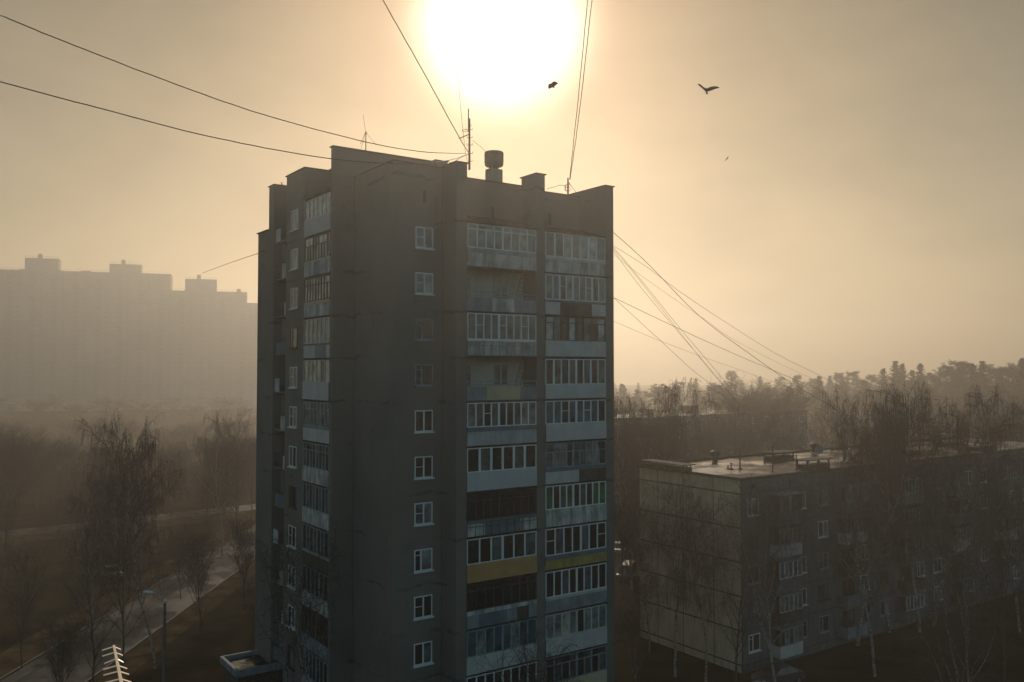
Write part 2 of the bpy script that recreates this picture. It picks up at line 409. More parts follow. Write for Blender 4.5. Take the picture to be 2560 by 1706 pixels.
# machine room wall standing over the core, front flush with the left pilaster
mb = MB(); tb(SL, .85, TP, TP+.38, ZT+14.52); tb(.85, 6.9, TP, TP+.38, ZT+14.50, z0=ZT+11.5); mb.build('machine_room_wall', tower)
mb = MB(); tb(1.4, 6.9, TP+.38, 5, ZT+14.35, z0=ZT+11.5)
tb(6.9, 10.0, TP+1.2, 5, ZT+14.15, z0=ZT+11.5); tb(7.2, 8.2, TP+.4, TP+1.2, ZT+14.78, z0=ZT+11.5); mb.build('machine_room', tower)
# left wing
t0, t1, t2, t3, t4, t5 = TP+.38, 3.33, 6.87, 9.45, 10.58, 13.05
mb = MB(); tb(SL, 2.4, t1, t2, ZT+14.05); mb.build('wing_wall', tower)
mb = MB(); tb(SL+2.7, 3.2, t0, t1, ZT+13.9); mb.build('wing_wall', tower)
mb = MB(); tb(SL+1.5, 2.2, t2, t3, ZT+13.3); mb.build('wing_wall', tower)
mb = MB(); tb(SL, 2.2, t3, t4, ZT+13.92); mb.build('wing_wall', tower)
mb = MB(); tb(SL+.02, 2.0, t4, t5, ZT+10.65, plaster); mb.build('wing_wall', tower)
# metal caps on the parapets
def cap(u0, u1, v0, v1, z, nm='roof_cap'):
    mb = MB(); T.box(mb, u0-.09, u1+.09, v0-.09, v1+.09, ZT+z+.002, ZT+z+.07, capm); mb.build(nm, tower)
cap(.85, 4.3, TW, TW+.3, 12.70); cap(.85, 1.15, TW+.48, TP-.1, 12.70); cap(5.3, 10.46, TW, TW+.3, 12.28); cap(11.35, 16.43, TW+1.3, TW+1.6, 12.45)
cap(4.42, 5.19, TF, -5, 12.82); cap(10.56, 11.25, TF, -6.9, 12.88); cap(16.53, 17.27, TF, -4.5, 12.80)
cap(SL, 6.9, TP, TP+.38, 14.52); cap(SL, 2.4, t1, t2, 14.05); cap(SL, 2.2, t3, t4, 13.92); cap(SL, 2.0, t4+.12, t5, 10.65); cap(7, 10, TP+1.2, TP+1.5, 14.15); cap(7.25, 8.15, TP+.45, TP+1.15, 14.78)
# narrow roof vents high in the walls
moss_shade = mat('mossy_shade', (.045, .045, .04), .97, .3, 2.0, spec=.1)
def slit(fr, u, z, h=.8, w_=.22):
    mb = MB(); fr.box(mb, u-w_/2, u+w_/2, -.02, .012, ZT+z, ZT+z+h, moss_shade); mb.build('vent_slit', tower)
f_w = Fr(T.p(0, TW, 0), a2, -b2); f_w2 = Fr(T.p(0, TW+1.3, 0), a2, -b2); f_l = Fr(T.p(SL, 0, 0), -b2, -a2)
slit(f_w, 3.0, 10.35); slit(f_w, 5.45, 10.1); slit(f_w, 8.1, 9.9, .75); slit(f_w2, 13.8, 10.2); 
# dark joints and smudges on the plaster (worn seams between the floors)
mb = MB()
f_w.box(mb, 4.28, 4.31, .0, .008, 0, ZT+12.6, stain_m); mb.build('joint', tower)
f_b = Fr(T.p(.85, TW, 0), b2, -a2); f_p = Fr(T.p(0, TP, 0), a2, -b2)
mb = MB(); f_b.box(mb, 5.50, 5.548, .0, .008, 0, ZT+12.6, stain_m); mb.build('joint', tower)
# the column of single windows on the block
wst = [(1, white, g_mid), (1, white, g_mid), (2, teal, g_mid), (2, teal, g_dark), (0, white, g_mid), (1, white, g_dark), (1, white, g_dark), (2, white, g_dark), (1, white, g_dark), (0, white, g_dark), (1, white, g_dark), (1, white, g_dark)]
for k, (st, frm, pn) in enumerate(wst):
    zt = ZT+8.83-2.835*k
    if zt-1.3 < .3: break
    window(tower, f_w, 2.36, 3.62, zt-1.32, zt, rng, frm, st, pane=(g_dark if frm is not white else None), sillm=frm)
for k in range(12):                                  # windows of the left wing
    zt = ZT+11.38-2.8*k
    if zt < 2: break
    window(tower, f_l, -5.85, -4.5, zt-1.45, zt, rng, [white, white, white, brownf][k % 4], [1, 1, 0, 2][k % 4])
# balconies: right bays on the front plane
FB1 = Fr(T.p(5.19, TF, 0), a2, -b2); FB2 = Fr(T.p(11.25, TF, 0), a2, -b2)
mixp = [g_mid, g_dark, g_mid, g_cur, g_dark, g_mid, g_dark, g_cur]
B1 = [dict(ph=.85, band=.28, bandm=teal, n=8, transom=.34, frame=white, panes=[g_mid, g_mid, g_cur, g_mid], pieces=[(1, panel_stain)], wide=(4,)),
 dict(open=True, ph=.85, pieces=[(1, panel_grey), (1, panel_stain), (1, panel_grey)]),
 dict(ph=.85, band=.15, bandm=white, n=9, frame=white, panes=[g_mid], pieces=[(1, panel_stain)], kind='rib', rails=teal, vents=(1, 4, 7)),
 dict(open=True, ph=.85, pieces=[(1.1, panel_grey), (2, beigep), (1, panel_grey)], kind='rib'),
 dict(ph=.85, band=.28, bandm=panel_blue, n=9, panes=[g_cur, g_mid, g_dark, g_mid, g_dark, g_dark, g_mid, g_cur], pieces=[(1, panel_rust), (1, panel_rust), (1.7, panel_rust)], vents=(2,)),
 dict(ph=1.15, n=6, panes=[g_dark, g_mid, g_dark], pieces=[(1, siding)], kind='siding', m=siding, wide=(1, 2, 3, 4, 5)),
 dict(ph=.80, band=.18, bandm=panel_blue, n=9, frame=brownf, transom=.5, panes=[g_dark], pieces=[(1, panel_stain), (2, panel_blue), (1, panel_stain)], rails=darkrail),
 dict(ph=1.10, n=6, panes=[g_dark, g_dark, g_mid], pieces=[(1, ochre), (1, ochre)], kind='siding', m=ochre, wide=(3,)),
 dict(ph=.80, band=.25, bandm=panel_stain, n=8, frame=brownf, panes=[g_dark], transom=.4, pieces=[(.7, panel_grey), (1.6, panel_blue), (.6, panel_grey), (.7, brownp), (.5, panel_grey)]),
 dict(ph=1.05, band=0, n=8, frame=teal, panes=[g_mid, g_cur, g_mid, g_blue], pieces=[(1, panel_white)]),
 dict(ph=1.05, n=8, frame=white, panes=[g_dark], pieces=[(1, panel_grey)]),
 dict(ph=1.05, n=8, frame=white, panes=[g_dark], pieces=[(1, panel_grey)])]
B2 = [dict(ph=.80, band=.22, bandm=panel_white, n=7, panes=[g_mid, g_dark, g_cur, g_mid, g_cur, g_white, g_mid], pieces=[(1, panel_stain)], wide=(1, 3, 5)),
 dict(ph=.80, band=.16, bandm=panel_blue, n=9, panes=[g_mid, g_mid, g_dark, g_cur, g_mid], pieces=[(1, panel_white), (2.2, brownp), (1, panel_white)], wide=(2, 4, 7), vents=(2, 6)),
 dict(ph=1.05, n=8, frame=brownf, transom=.42, panes=[g_white, g_mid, g_dark, g_white, g_dark, g_mid, g_dark, g_white], pieces=[(1, panel_white)], v=.07),
 dict(ph=.92, n=8, panes=[g_dark, g_mid], pieces=[(1, panel_lilac)], wide=(1, 4, 6), gap=.12, v=.06),
 dict(ph=1.12, n=8, panes=[g_blue, g_blue, g_dark, g_blue, g_mid], pieces=[(1, panel_lilac)], v=.09, vents=(2, 5)),
 dict(ph=.78, band=.25, bandm=panel_blue, n=9, frame=teal, transom=.6, panes=[g_mid, g_cur, g_cur, g_dark, g_mid], pieces=[(1, panel_white), (1, panel_white), (1.7, brownp)]),
 dict(ph=.90, band=.2, bandm=panel_stain, n=9, panes=[g_green, g_dark, g_mid, g_green, g_dark, g_mid, g_dark, g_green, g_green], pieces=[(1, panel_stain)], v=.07),
 dict(ph=.62, band=.28, bandm=panel_blue, n=7, panes=[g_dark, g_mid, g_dark], pieces=[(1, yellow)], kind='rib', vents=(0, 6)),
 dict(ph=.80, band=.18, bandm=cream, n=8, panes=[g_dark, g_dark, g_mid], pieces=[(1, panel_grey), (1, panel_grey), (1, panel_grey), (1, panel_grey), (1, panel_grey)]),
 dict(ph=1.10, band=0, n=8, frame=cream, panes=[g_cur, g_cur, g_tan, g_cur, g_dark, g_cur, g_cur], pieces=[(1, panel_white)], v=.07),
 dict(ph=1.0, n=8, frame=teal, transom=.5, panes=[g_dark, g_mid], pieces=[(1, beigep)]),
 dict(ph=1.0, n=8, frame=white, panes=[g_dark], pieces=[(1, panel_grey)])]
# slabs: the panel of entry k stands on slab k, its glazing above; slab k underside at 6.45 - 2.8 k
for k, sp in enumerate(B1): 
    zb = ZT+6.43-2.8*k
    if zb > -.2: loggia(tower, FB1, 5.37, zb, sp, rng, 1.49)
for k, sp in enumerate(B2):
    zb = ZT+6.43-2.8*k
    if zb > -.2: loggia(tower, FB2, 5.28, zb, sp, rng, 2.75)
moss_shade = mat('mossy_shade', (.045, .045, .04), .97, .3, 2.0, spec=.1)  # dark tone paints in the shadowed, mossy band over the top balconies
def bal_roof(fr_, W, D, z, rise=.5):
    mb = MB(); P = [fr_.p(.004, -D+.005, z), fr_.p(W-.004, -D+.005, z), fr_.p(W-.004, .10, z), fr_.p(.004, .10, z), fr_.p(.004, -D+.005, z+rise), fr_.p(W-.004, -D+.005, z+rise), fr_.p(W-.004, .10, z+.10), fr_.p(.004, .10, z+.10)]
    mb.hexa(P, moss_shade); mb.build('balcony_roof', tower)
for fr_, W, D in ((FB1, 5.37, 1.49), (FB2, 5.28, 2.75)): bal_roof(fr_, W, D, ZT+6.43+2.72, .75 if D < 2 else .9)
# left wing bay
LW = t1-t0
FL = Fr(T.p(SL, t1, 0), -b2, -a2)
BL = [dict(ph=1.12, n=6, frame=cream, panes=[g_tan, g_tan, g_white, g_tan], pieces=[(1, siding)], kind='siding', m=siding, gap=.3),
 dict(ph=.92, band=.14, bandm=beigep, n=9, frame=brownf, transom=.6, panes=[g_tan, g_cur, g_tan, g_mid, g_tan], pieces=[(1, panel_stain), (.6, panel_grey), (1, panel_stain)]),
 dict(ph=.80, band=.25, bandm=beigep, n=9, frame=brownf, transom=.5, panes=[g_tan], pieces=[(1, panel_stain)]),
 dict(ph=.85, band=.12, bandm=darkrail, n=6, panes=[g_cur], frame=cream, pieces=[(.5, panel_white), (1.6, panel_white), (1.9, panel_grey), (.5, panel_white)], wide=(3,)),
 dict(ph=1.15, n=6, panes=[g_tan, g_tan, g_tan, g_tan, g_dark], frame=cream, pieces=[(1, panel_lilac)], v=.1),
 dict(ph=.85, band=.15, bandm=panel_grey, n=7, frame=teal, panes=[g_mid, g_cur, g_mid], pieces=[(2, panel_lilac), (1, panel_white), (1, panel_lilac)], transom=.5, vents=(5,)),
 dict(ph=.80, band=.2, bandm=panel_stain, n=8, frame=teal, panes=[g_mid, g_dark], pieces=[(1, panel_stain)], transom=.5, v=.06),
 dict(ph=.9, band=.1, bandm=panel_stain, n=8, frame=teal, panes=[g_dark, g_mid], pieces=[(1, panel_stain)]),
 dict(ph=.85, band=.12, bandm=panel_white, n=7, frame=teal, panes=[g_dark, g_mid], pieces=[(1, brownp)]),
 dict(ph=.95, n=6, frame=teal, panes=[g_dark], pieces=[(1, panel_stain)]),
 dict(ph=.9, n=7, frame=brownf, panes=[g_dark], pieces=[(1, panel_grey)]),
 dict(ph=.9, n=7, frame=teal, panes=[g_dark], pieces=[(1, panel_stain)])]
for k, sp in enumerate(BL):
    zb = ZT+9.14-2.8*k
    if zb > -.2: loggia(tower, FL, LW, zb, sp, rng, 1.6)
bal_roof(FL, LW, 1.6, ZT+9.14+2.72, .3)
# recessed second bay of the wing with small open balconies
FN = Fr(T.p(SL, t3, 0), -b2, -a2)
for k in range(13):
    zb = ZT+9.14+.3-2.8*k
    if zb < 0: break
    mb = MB(); FN.box(mb, .004, 2.574, -1.49, -.15, zb, zb+.14, conc); bl = mb.build('balcony', tower)
    mb = MB(); v0 = (k*7) % 3
    if k % 4 == 0: FN.box(mb, .05, .95, -.2, -.14, zb+.1, zb+1.1, panel_white)
    elif k % 4 == 1: FN.box(mb, 1.35, 2.5, -.2, -.14, zb+.1, zb+1.15, panel_stain)
    elif k % 4 == 2: FN.box(mb, 1.9, 2.5, -.2, -.14, zb+.1, zb+1.05, panel_white)
    else: FN.box(mb, .3, 2.5, -.2, -.14, zb+.1, zb+1.0, panel_blue)
    mb.build('parapet_panel', bl)
    mb = MB()
    for zz in (.55, 1.15): FN.box(mb, .03, 2.55, -.19, -.16, zb+zz, zb+zz+.03, darkrail)
    for j in range(8): FN.box(mb, .05+j*.35, .08+j*.35, -.19, -.165, zb+.1, zb+1.15, darkrail)
    mb.build('railing', bl)
    if k % 2: 
        mb = MB(); FN.box(mb, 1.2, 1.24, -1.48, -.25, zb+.14, zb+2.7, plaster_pale); mb.build('screen', bl)
# roof drum on its block
c0 = pt(1235, 440, 58.5); frd = Fr((c0.x, c0.y, 0), a2, b2)
mb = MB(); frd.box(mb, -.44, .50, -.3, .4, ZT+11.5, pt(1235, 424, 58.5).z, plaster_pale); mb.build('vent_block', tower)
zb_, zt_ = pt(1235, 417, 58.5).z, pt(1235, 381, 58.5).z
mb = MB(); prof = [(.30, pt(1235, 424, 58.5).z-.05), (.30, zb_), (.55, zb_+.01), (.62, zb_+.08), (.645, zb_+.3), (.645, zt_-.06), (.60, zt_), (0.02, zt_+.04)]
for i in range(len(prof)-1):
    for j in range(24):
        q = [2*math.pi*j/24, 2*math.pi*(j+1)/24]
        (r0, h0), (r1, h1) = prof[i], prof[i+1]
        mb.poly([(c0.x+r0*math.cos(q[0]), c0.y+r0*math.sin(q[0]), h0), (c0.x+r0*math.cos(q[1]), c0.y+r0*math.sin(q[1]), h0), (c0.x+r1*math.cos(q[1]), c0.y+r1*math.sin(q[1]), h1), (c0.x+r1*math.cos(q[0]), c0.y+r1*math.sin(q[0]), h1)], brownp)
mb.build('vent_drum', tower, smooth=False)
# ------------------------------------------------------------------ masts on the tower roof
def px_r(px, Y): return px/2*Y/F                     # radius in metres of something px wide in the photograph
def mast(x, ytop, ybot, Y, label, rad=.05, name='antenna_mast', arms=(), extra=None):
    b0 = pt(x, ybot, Y); t = thing(name, b0, label, 'antenna mast')
    tp = pt(x, ytop, Y)
    mb = MB(); mb.tube([b0, (b0.x, b0.y, tp.z)], [rad, rad*.8], mast_m, 8); mb.build('pole', t)
    for (yy, l, r) in arms:
        zz = pt(x, yy, Y).z; mb = MB(); w0 = l*Y/F; w1 = r*Y/F
        mb.tube([(b0.x-w0, b0.y, zz+.12*(l > 4)), (b0.x-w0, b0.y, zz), (b0.x+w1, b0.y, zz), (b0.x+w1, b0.y, zz+.12)], .02, mast_m, 4); mb.build('crossarm', t)
    return t, b0
m1, b1 = mast(1173.5, 297, 425, 59, 'tallest wire mast with cross pieces on the tower roof', .075, arms=[(316, 4, 4), (325, 9, 7), (345, 6, 7), (363, 7, 8), (384, 5, 8), (404, 4, 7)])
mb = MB(); mb.tube([pt(1171, 330, 59), pt(1171, 272, 59)], .04, mast_m, 6); mb.build('top_rod', m1)
mb = MB(); mb.tube([pt(1147, 347, 59), pt(1173, 336, 59)], .035, mast_m, 5); mb.build('strut', m1)
mb = MB(); lp = [pt(1163+8*math.cos(q*.524), 328+2.5*math.sin(q*.524)-q*.12, 59) for q in range(13)]; mb.tube(lp, .018, mast_m, 4); mb.build('wire_loop', m1)
m2, b2_ = mast(914.5, 330, 380, 57.6, 'thin guyed aerial on the machine room roof', .035, 'roof_aerial', arms=[(334, 1.5, 1.5)])
for nm, a_, b__ in (('guy_wire', (914, 331), (900, 362)), ('guy_wire', (914, 331), (941, 364)), ('whip', (914, 331), (908, 288)), ('guy_wire', (914, 331), (903, 372))):
    mb = MB(); mb.tube([pt(*a_, 57.6), pt(*b__, 57.6)], .014, mast_m, 4); mb.build(nm, m2)
m3, b3 = mast(1420, 445, 487, 59.5, 'short wire mast with tangled cables above the second balcony column', .06, 'wire_mast', arms=[(461, 3, 4), (470, 8, 3)])
for seed in range(3):
    r_ = random.Random(seed); mb = MB(); pts_ = [pt(1420+(8+seed*2)*math.cos(q*.5+seed)*(.6+.4*r_.random()), 470+9*math.sin(q*.5+seed), 59.5) for q in range(8)]
    mb.tube(pts_, .016, mast_m, 4); mb.build('cable_coil', m3)
mb = MB(); mb.tube([pt(1367, 473, 59.4), pt(1388, 467, 59.4), pt(1400, 463, 59.4), pt(1418, 466, 59.4)], .02, mast_m, 4); mb.build('cable', m3)
mb = MB(); mb.tube([pt(1420, 455, 59.5), pt(1444, 486, 59.5)], .02, mast_m, 4); mb.build('cable', m3)
mb = MB(); b4 = pt(706, 470, 66.8); mb.tube([b4, pt(704, 456, 66.8)], .045, rust, 5); mb.tube([pt(704, 458, 66.8), pt(709, 470, 66.8)], .03, rust, 5)
tag(mb.build('roof_bracket', origin=b4), 'small rusty bracket on the left wing roof edge', 'bracket')
# ------------------------------------------------------------------ overhead wires
def spline(P, n=8):
    out = []; P = [P[0]*2-P[1]]+P+[P[-1]*2-P[-2]]
    for i in range(1, len(P)-2):
        for j in range(n):
            t = j/n; p0, p1, p2, p3 = P[i-1], P[i], P[i+1], P[i+2]
            out.append(.5*((2*p1)+(p2-p0)*t+(2*p0-5*p1+4*p2-p3)*t*t+(3*p1-p0-3*p2+p3)*t**3))
    out.append(P[-2]); return out
def wire(label, pts_, Y0, Y1, w0=2.0, w1=2.0, group=None, name='overhead_wire'):
    if group == G2: w0 *= .6; w1 *= .45
    n = len(pts_)
    P = []
    for i, (x, y) in enumerate(pts_):
        q = i/(n-1); Y = 1/((1-q)/Y0+q/Y1); P.append(pt(x, y, Y))
    sp = spline(P, 10); m_ = len(sp)
    rw = random.Random(len(label)+int(pts_[0][0]))
    rad = [(w0+(w1-w0)*i/(m_-1))/2*sp[i].y/F for i in range(m_)]
    sp = [p+Vector((rw.uniform(-1, 1), 0, rw.uniform(-1, 1)))*r_*.35 for p, r_ in zip(sp, rad)]
    mb = MB(); mb.tube(sp, rad, cable_m, 5)
    o = mb.build(name, origin=sp[0]); tag(o, label, 'cable', group); return o
G1 = 'wires crossing the sky'; G2 = 'wires slanting from the tower down to the low block'
wire('upper thick wire sagging from the left picture edge to the tall mast', [(-60, 12), (0, 38), (163, 105), (413, 201), (653, 285), (914, 355), (1060, 380), (1163, 384)], 22, 59, 3.2, 2.0, G1)
wire('lower wire from the left picture edge drooping in front of the tower roof', [(-60, 188), (0, 205), (272, 277), (544, 346), (832, 398), (1034, 410), (1131, 399), (1170, 383)], 24, 58.8, 3.2, 2.0, G1)
wire('wire dropping steeply left of the sun to the tall mast', [(930, -60), (957, 0), (1050, 165), (1150, 347), (1173, 384)], 28, 59, 2.8, 2.0, G1)
wire('faint thin wire rising from the tall mast into the sun glare', [(1138, 110), (1143, 178), (1160, 351), (1168, 404)], 40, 59, 1.0, 1.3, G1)
wire('left one of the pair of wires rising right of the sun', [(1473, -50), (1469, 0), (1446, 242), (1424, 449)], 30, 59.5, 2.2, 1.8, G1)
wire('right one of the pair of wires rising right of the sun', [(1487, -50), (1480, 0), (1448, 285), (1425, 449)], 30, 59.5, 2.2, 1.8, G1)
wire('short wire from the tall mast down over the front parapet', [(1172, 386), (1150, 395), (1131, 408), (1118, 402)], 59, 57.5, 1.6, 1.4, G1)
wire('thin wire from the tower roof to the roof drum', [(1182, 352), (1200, 366), (1215, 380)], 59, 58.5, 1.0, 1.0, G1)
wire('wire leaving the left edge of the tower towards the distant hazy block', [(646, 634), (580, 656), (506, 683)], 68.6, 190, 1.6, .9, G1)
wire('long heavy wire from the top right corner of the tower down behind the birches', [(1533, 581), (1620, 660), (1745, 787), (1867, 880), (2000, 971), (2151, 1056), (2233, 1101)], 61.2, 84, 2.4, 2.2, G2)
wire('uppermost thin wire running to the right behind the tree tops', [(1534, 615), (1617, 668), (1703, 732), (1817, 808), (1944, 887), (2051, 940), (2112, 975)], 61.2, 110, 1.6, 1.4, G2)
wire('first of the steep bundle of wires falling to the low roof', [(1533, 618), (1586, 680), (1703, 825), (1800, 939), (1937, 1108)], 61.2, 78, 1.7, 1.6, G2)
wire('second of the steep bundle of wires falling to the low roof', [(1533, 627), (1600, 716), (1683, 815), (1786, 936), (1932, 1110)], 61.2, 78, 1.6, 1.5, G2)
wire('third of the steep bundle of wires falling to the low roof', [(1533, 622), (1590, 690), (1695, 825), (1790, 944), (1930, 1112)], 61.2, 78, 1.4, 1.4, G2)
wire('middle wire leaving the tower edge and crossing the steep bundle', [(1533, 744), (1682, 815), (1824, 880), (1913, 918), (2060, 980), (2120, 1006)], 61.2, 100, 1.9, 1.6, G2)
wire('lower steep wire leaving the tower edge under the middle wire', [(1533, 744), (1648, 849), (1727, 922), (1793, 977), (1925, 1110)], 61.2, 80, 1.6, 1.5, G2)
wire('lowest faint wire leaving the tower edge to the right', [(1533, 803), (1651, 853), (1769, 897), (1896, 942), (2016, 987)], 61.2, 120, 1.1, .9, G2)
wire('faint wire between the two long upper wires', [(1534, 637), (1590, 680), (1693, 753), (1769, 804), (1832, 848), (1950, 910), (2060, 960)], 61.2, 120, 1.1, .9, G2)
# ------------------------------------------------------------------ ground
mb = MB()
n_ = 24
for i in range(n_):
    for j in range(n_):
        x0 = -900+1800*i/n_; y0 = -300+1700*j/n_; x1 = x0+1800/n_; y1 = y0+1700/n_
        mb.poly([(x0, y0, 0), (x1, y0, 0), (x1, y1, 0), (x0, y1, 0)], grass_m)
tag(mb.build('ground'), kind='structure')
def strip(name, P, Q, w_, z, m, thick=None):
    P = Vector(P); Q = Vector(Q); d = (Q-P).normalized(); n = Vector((-d.y, d.x, 0)); mb = MB(); k = 14
    for i in range(k):
        A = P+(Q-P)*i/k; B = P+(Q-P)*(i+1)/k
        if thick: mb.hexa([A-n*w_/2+Z*-.1, B-n*w_/2+Z*-.1, B+n*w_/2+Z*-.1, A+n*w_/2+Z*-.1, A-n*w_/2+Z*thick, B-n*w_/2+Z*thick, B+n*w_/2+Z*thick, A+n*w_/2+Z*thick], m)
        else: mb.poly([A-n*w_/2+Z*z, B-n*w_/2+Z*z, B+n*w_/2+Z*z, A+n*w_/2+Z*z], m)
    return tag(mb.build(name), kind='structure')
strip('road', (-37.6, 40, 0), (-37.6, 240, 0), 7.0, .008, asphalt)
strip('verge', (-32.6, 40, 0), (-32.6, 240, 0), 2.6, .004, verge_m)
strip('verge', (-43.2, 40, 0), (-43.2, 240, 0), 3.8, .004, verge_m)
strip('kerb', (-34.0, 40, 0), (-34.0, 240, 0), .2, 0, kerb_m, .13)
strip('kerb', (-41.2, 40, 0), (-41.2, 240, 0), .2, 0, kerb_m, .13)
strip('road', (-110, 105, 0), (-41.3, 165, 0), 6.0, .012, asphalt)
strip('verge', (-110, 98, 0), (-46, 153, 0), 7.0, .006, verge_m)
# ------------------------------------------------------------------ small annex left of the tower
cA = ground(550, 1638, 3.6); fa = Fr((cA.x, cA.y, 0), a2, b2)
ax = thing('annex', (cA.x, cA.y, 0), 'low flat roofed annex with worn white parapet at the foot of the tower', 'annex')
mb = MB(); fa.box(mb, .3, 7.5, -3.6, -.3, -.1, 3.1, brownp); mb.build('wall', ax)
mb = MB(); fa.box(mb, 0.0, 7.8, -.16, 0, 3.0, 3.5, panel_grey); fa.box(mb, 0, .22, -3.9, -.16, 3.0, 3.5, panel_grey); fa.box(mb, .22, 7.8, -3.9, -3.76, 3.0, 3.5, panel_grey); mb.build('parapet', ax)
mb = MB(); fa.box(mb, .3, 7.8, -3.6, -.3, 3.1, 3.2, roof_m); mb.build('roof', ax)
mb = MB(); fa.box(mb, 2.5, 3.6, -3.61, -3.55, .0, 2.2, brownp); mb.build('door', ax)
# ------------------------------------------------------------------ five storey panel block on the right
P5 = Vector((18.9, 72.5, 0)); H5 = 16.06
blk = thing('panel_block', P5, 'five storey concrete panel block with wet flat roof at the right', 'apartment block')
FA5 = Fr(P5, a2, -b2); FG5 = Fr(P5, b2, -a2); FP5 = Fr(P5, a2, b2); L5 = 58.0; D5 = 12.1
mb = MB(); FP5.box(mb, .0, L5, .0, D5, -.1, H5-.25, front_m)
ob = mb.build('wall', blk)
seams = [14.70, 11.90, 9.10, 6.30, 3.50, .70]
mb = MB()
# gable: slabs of concrete 2 cm proud with tarred joints between them
gx = [0, 3.0, 6.55, 9.7, D5]; gz = [0]+seams[::-1]+[H5-.10]
for i in range(4):
    for j in range(len(gz)-1):
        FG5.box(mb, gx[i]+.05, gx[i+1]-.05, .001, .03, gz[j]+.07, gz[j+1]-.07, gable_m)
mb.build('gable_wall', blk)
mb = MB(); FG5.box(mb, .0, D5, .001, .012, 0, H5-.1, seam_m)
mb.build('joint_sealing', blk)
mb = MB()
k = 0; u = .0; uj = [0]
while u < L5-1:
    u += [3.1, 6.3][k % 2]; k += 1; uj.append(min(u, L5))
for i in range(len(uj)-1):
    for j in range(len(gz)-1):
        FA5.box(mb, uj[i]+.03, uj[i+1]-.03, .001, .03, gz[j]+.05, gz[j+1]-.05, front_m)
mb.build('facade_wall', blk)
mb = MB(); FA5.box(mb, 0, L5, .0005, .010, 0, H5-.1, seam_m); mb.build('joint_sealing', blk)
mb = MB(); FP5.box(mb, -.12, L5+.1, -.12, D5+.1, H5-.24, H5-.10, roof_m); mb.build('roof', blk)
mb = MB()
FP5.box(mb, -.16, L5+.12, -.16, -.04, H5-.24, H5+.0, capm); FP5.box(mb, -.16, L5+.12, D5, D5+.14, H5-.24, H5+.10, capm); FP5.box(mb, -.16, -.04, -.04, D5, H5-.24, H5+.0, capm)
mb.build('roof_edge', blk)
r5 = random.Random(3)
def bal5(u0, z0, i):
    mb = MB(); FA5.box(mb, u0, u0+3.0, .03, 1.0, z0-.15, z0, conc); o = mb.build('balcony', blk)
    pm = r5.choice([panel_stain, panel_grey, front_m, brownp, panel_lilac, panel_blue])
    mb = MB(); FA5.box(mb, u0, u0+3.0, .95, 1.0, z0, z0+1.0, pm); FA5.box(mb, u0, u0+.05, .03, .95, z0, z0+1.0, pm); FA5.box(mb, u0+2.95, u0+3.0, .03, .95, z0, z0+1.0, pm); mb.build('parapet_panel', o)
    if r5.random() < .65:
        fm = r5.choice([white, teal, brownf, cream])
        f3 = Fr(FA5.p(u0, 1.0, 0), FA5.U, FA5.V)
        glazing(o, f3, 0, 3.0, z0+1.0, z0+2.35, 5, fm, [r5.choice([g_dark, g_mid, g_cur]) for _ in range(5)], r5, wide=(3,))
        mb = MB(); FA5.box(mb, u0-.1, u0+3.1, .03, 1.15, z0+2.38, z0+2.46, panel_grey if r5.random() < .6 else capm); mb.build('balcony_roof', o)
u = 0; k = 0
for i in range(len(uj)-1):
    ua, ub = uj[i], uj[i+1]
    for fl in range(5):
        z0 = .7+2.8*fl
        if ub-ua < 4:
            if ub-ua > 2.5: window(blk, FA5, ua+.75, ua+2.15, z0+.95, z0+2.35, r5, r5.choice([white, brownf, teal]), r5.choice([0, 1, 2]), v=.03)
        else:
            bal5(ua+.5, z0+.1, fl)
            window(blk, FA5, ua+4.0, ua+5.3, z0+.95, z0+2.35, r5, r5.choice([white, white, brownf, teal]), r5.choice([0, 1, 2]), v=.03)
            window(blk, FA5, ua+1.1, ua+3.0, z0+.3, z0+2.3, r5, brownf, 2, v=.031, sill=False)
    mb = MB(); FA5.box(mb, (ua+ub)/2-.12, (ua+ub)/2+.12, .03, .04, 15.1, 15.4, g_dark); mb.build('vent_slit', blk)
zr = H5-.10
def on_roof(x, y): return ground(x, y, zr)
def rooftop(o): return o
# roof furniture (each a part of the block or a thing standing on it)
def mushroom(x, y, label, s=1.0):
    c = on_roof(x, y); t = thing('roof_vent', c, label, 'roof vent', 'mushroom vents on the low roof')
    mb = MB(); mb.tube([c, c+Z*.55*s], .28*s, mast_m, 10); mb.build('shaft', t)
    mb = MB(); mb.tube([c+Z*.5*s, c+Z*.62*s, c+Z*.9*s, c+Z*1.05*s], [.42*s, .5*s, .46*s, .1*s], mast_m, 12); mb.build('hood', t)
mushroom(1787, 1152, 'mushroom vent nearest the gable on the wet low roof'); mushroom(2036, 1130, 'pale topped mushroom vent on the far roof edge behind the canopy'); mushroom(2416, 1093, 'mushroom vent far along the low roof beside the pipe mast', 1.1)
def canopy(x, y, L, label, d=2.0, h=.9):
    c = on_roof(x, y); f = Fr((c.x, c.y, 0), a2, b2); t = thing('roof_canopy', c, label, 'vent shaft', 'long covered vent shafts on the low roof')
    mb = MB(); f.box(mb, 0, L, 0, d, zr, zr+.38, brownp); mb.build('shaft', t)
    mb = MB(); f.box(mb, -.25, L+.25, -.25, d+.25, zr+h, zr+h+.08, capm); mb.build('cover', t)
    for uu in (.1, L*.5, L-.1):
        for vv in (.08, d-.08):
            mb = MB(); f.box(mb, uu-.05, uu+.05, vv-.05, vv+.05, zr+.38, zr+h, capm); mb.build('post', t)
canopy(2018, 1174, 3.4, 'low covered vent shaft on posts near the front roof edge', 1.2, .75)
canopy(1935, 1152, 3.2, 'dark covered vent shaft in the middle of the low roof', 1.3, .7)
canopy(1708, 1182, 1.1, 'long covered vent shaft along the gable edge of the low roof', 4.9, .6)
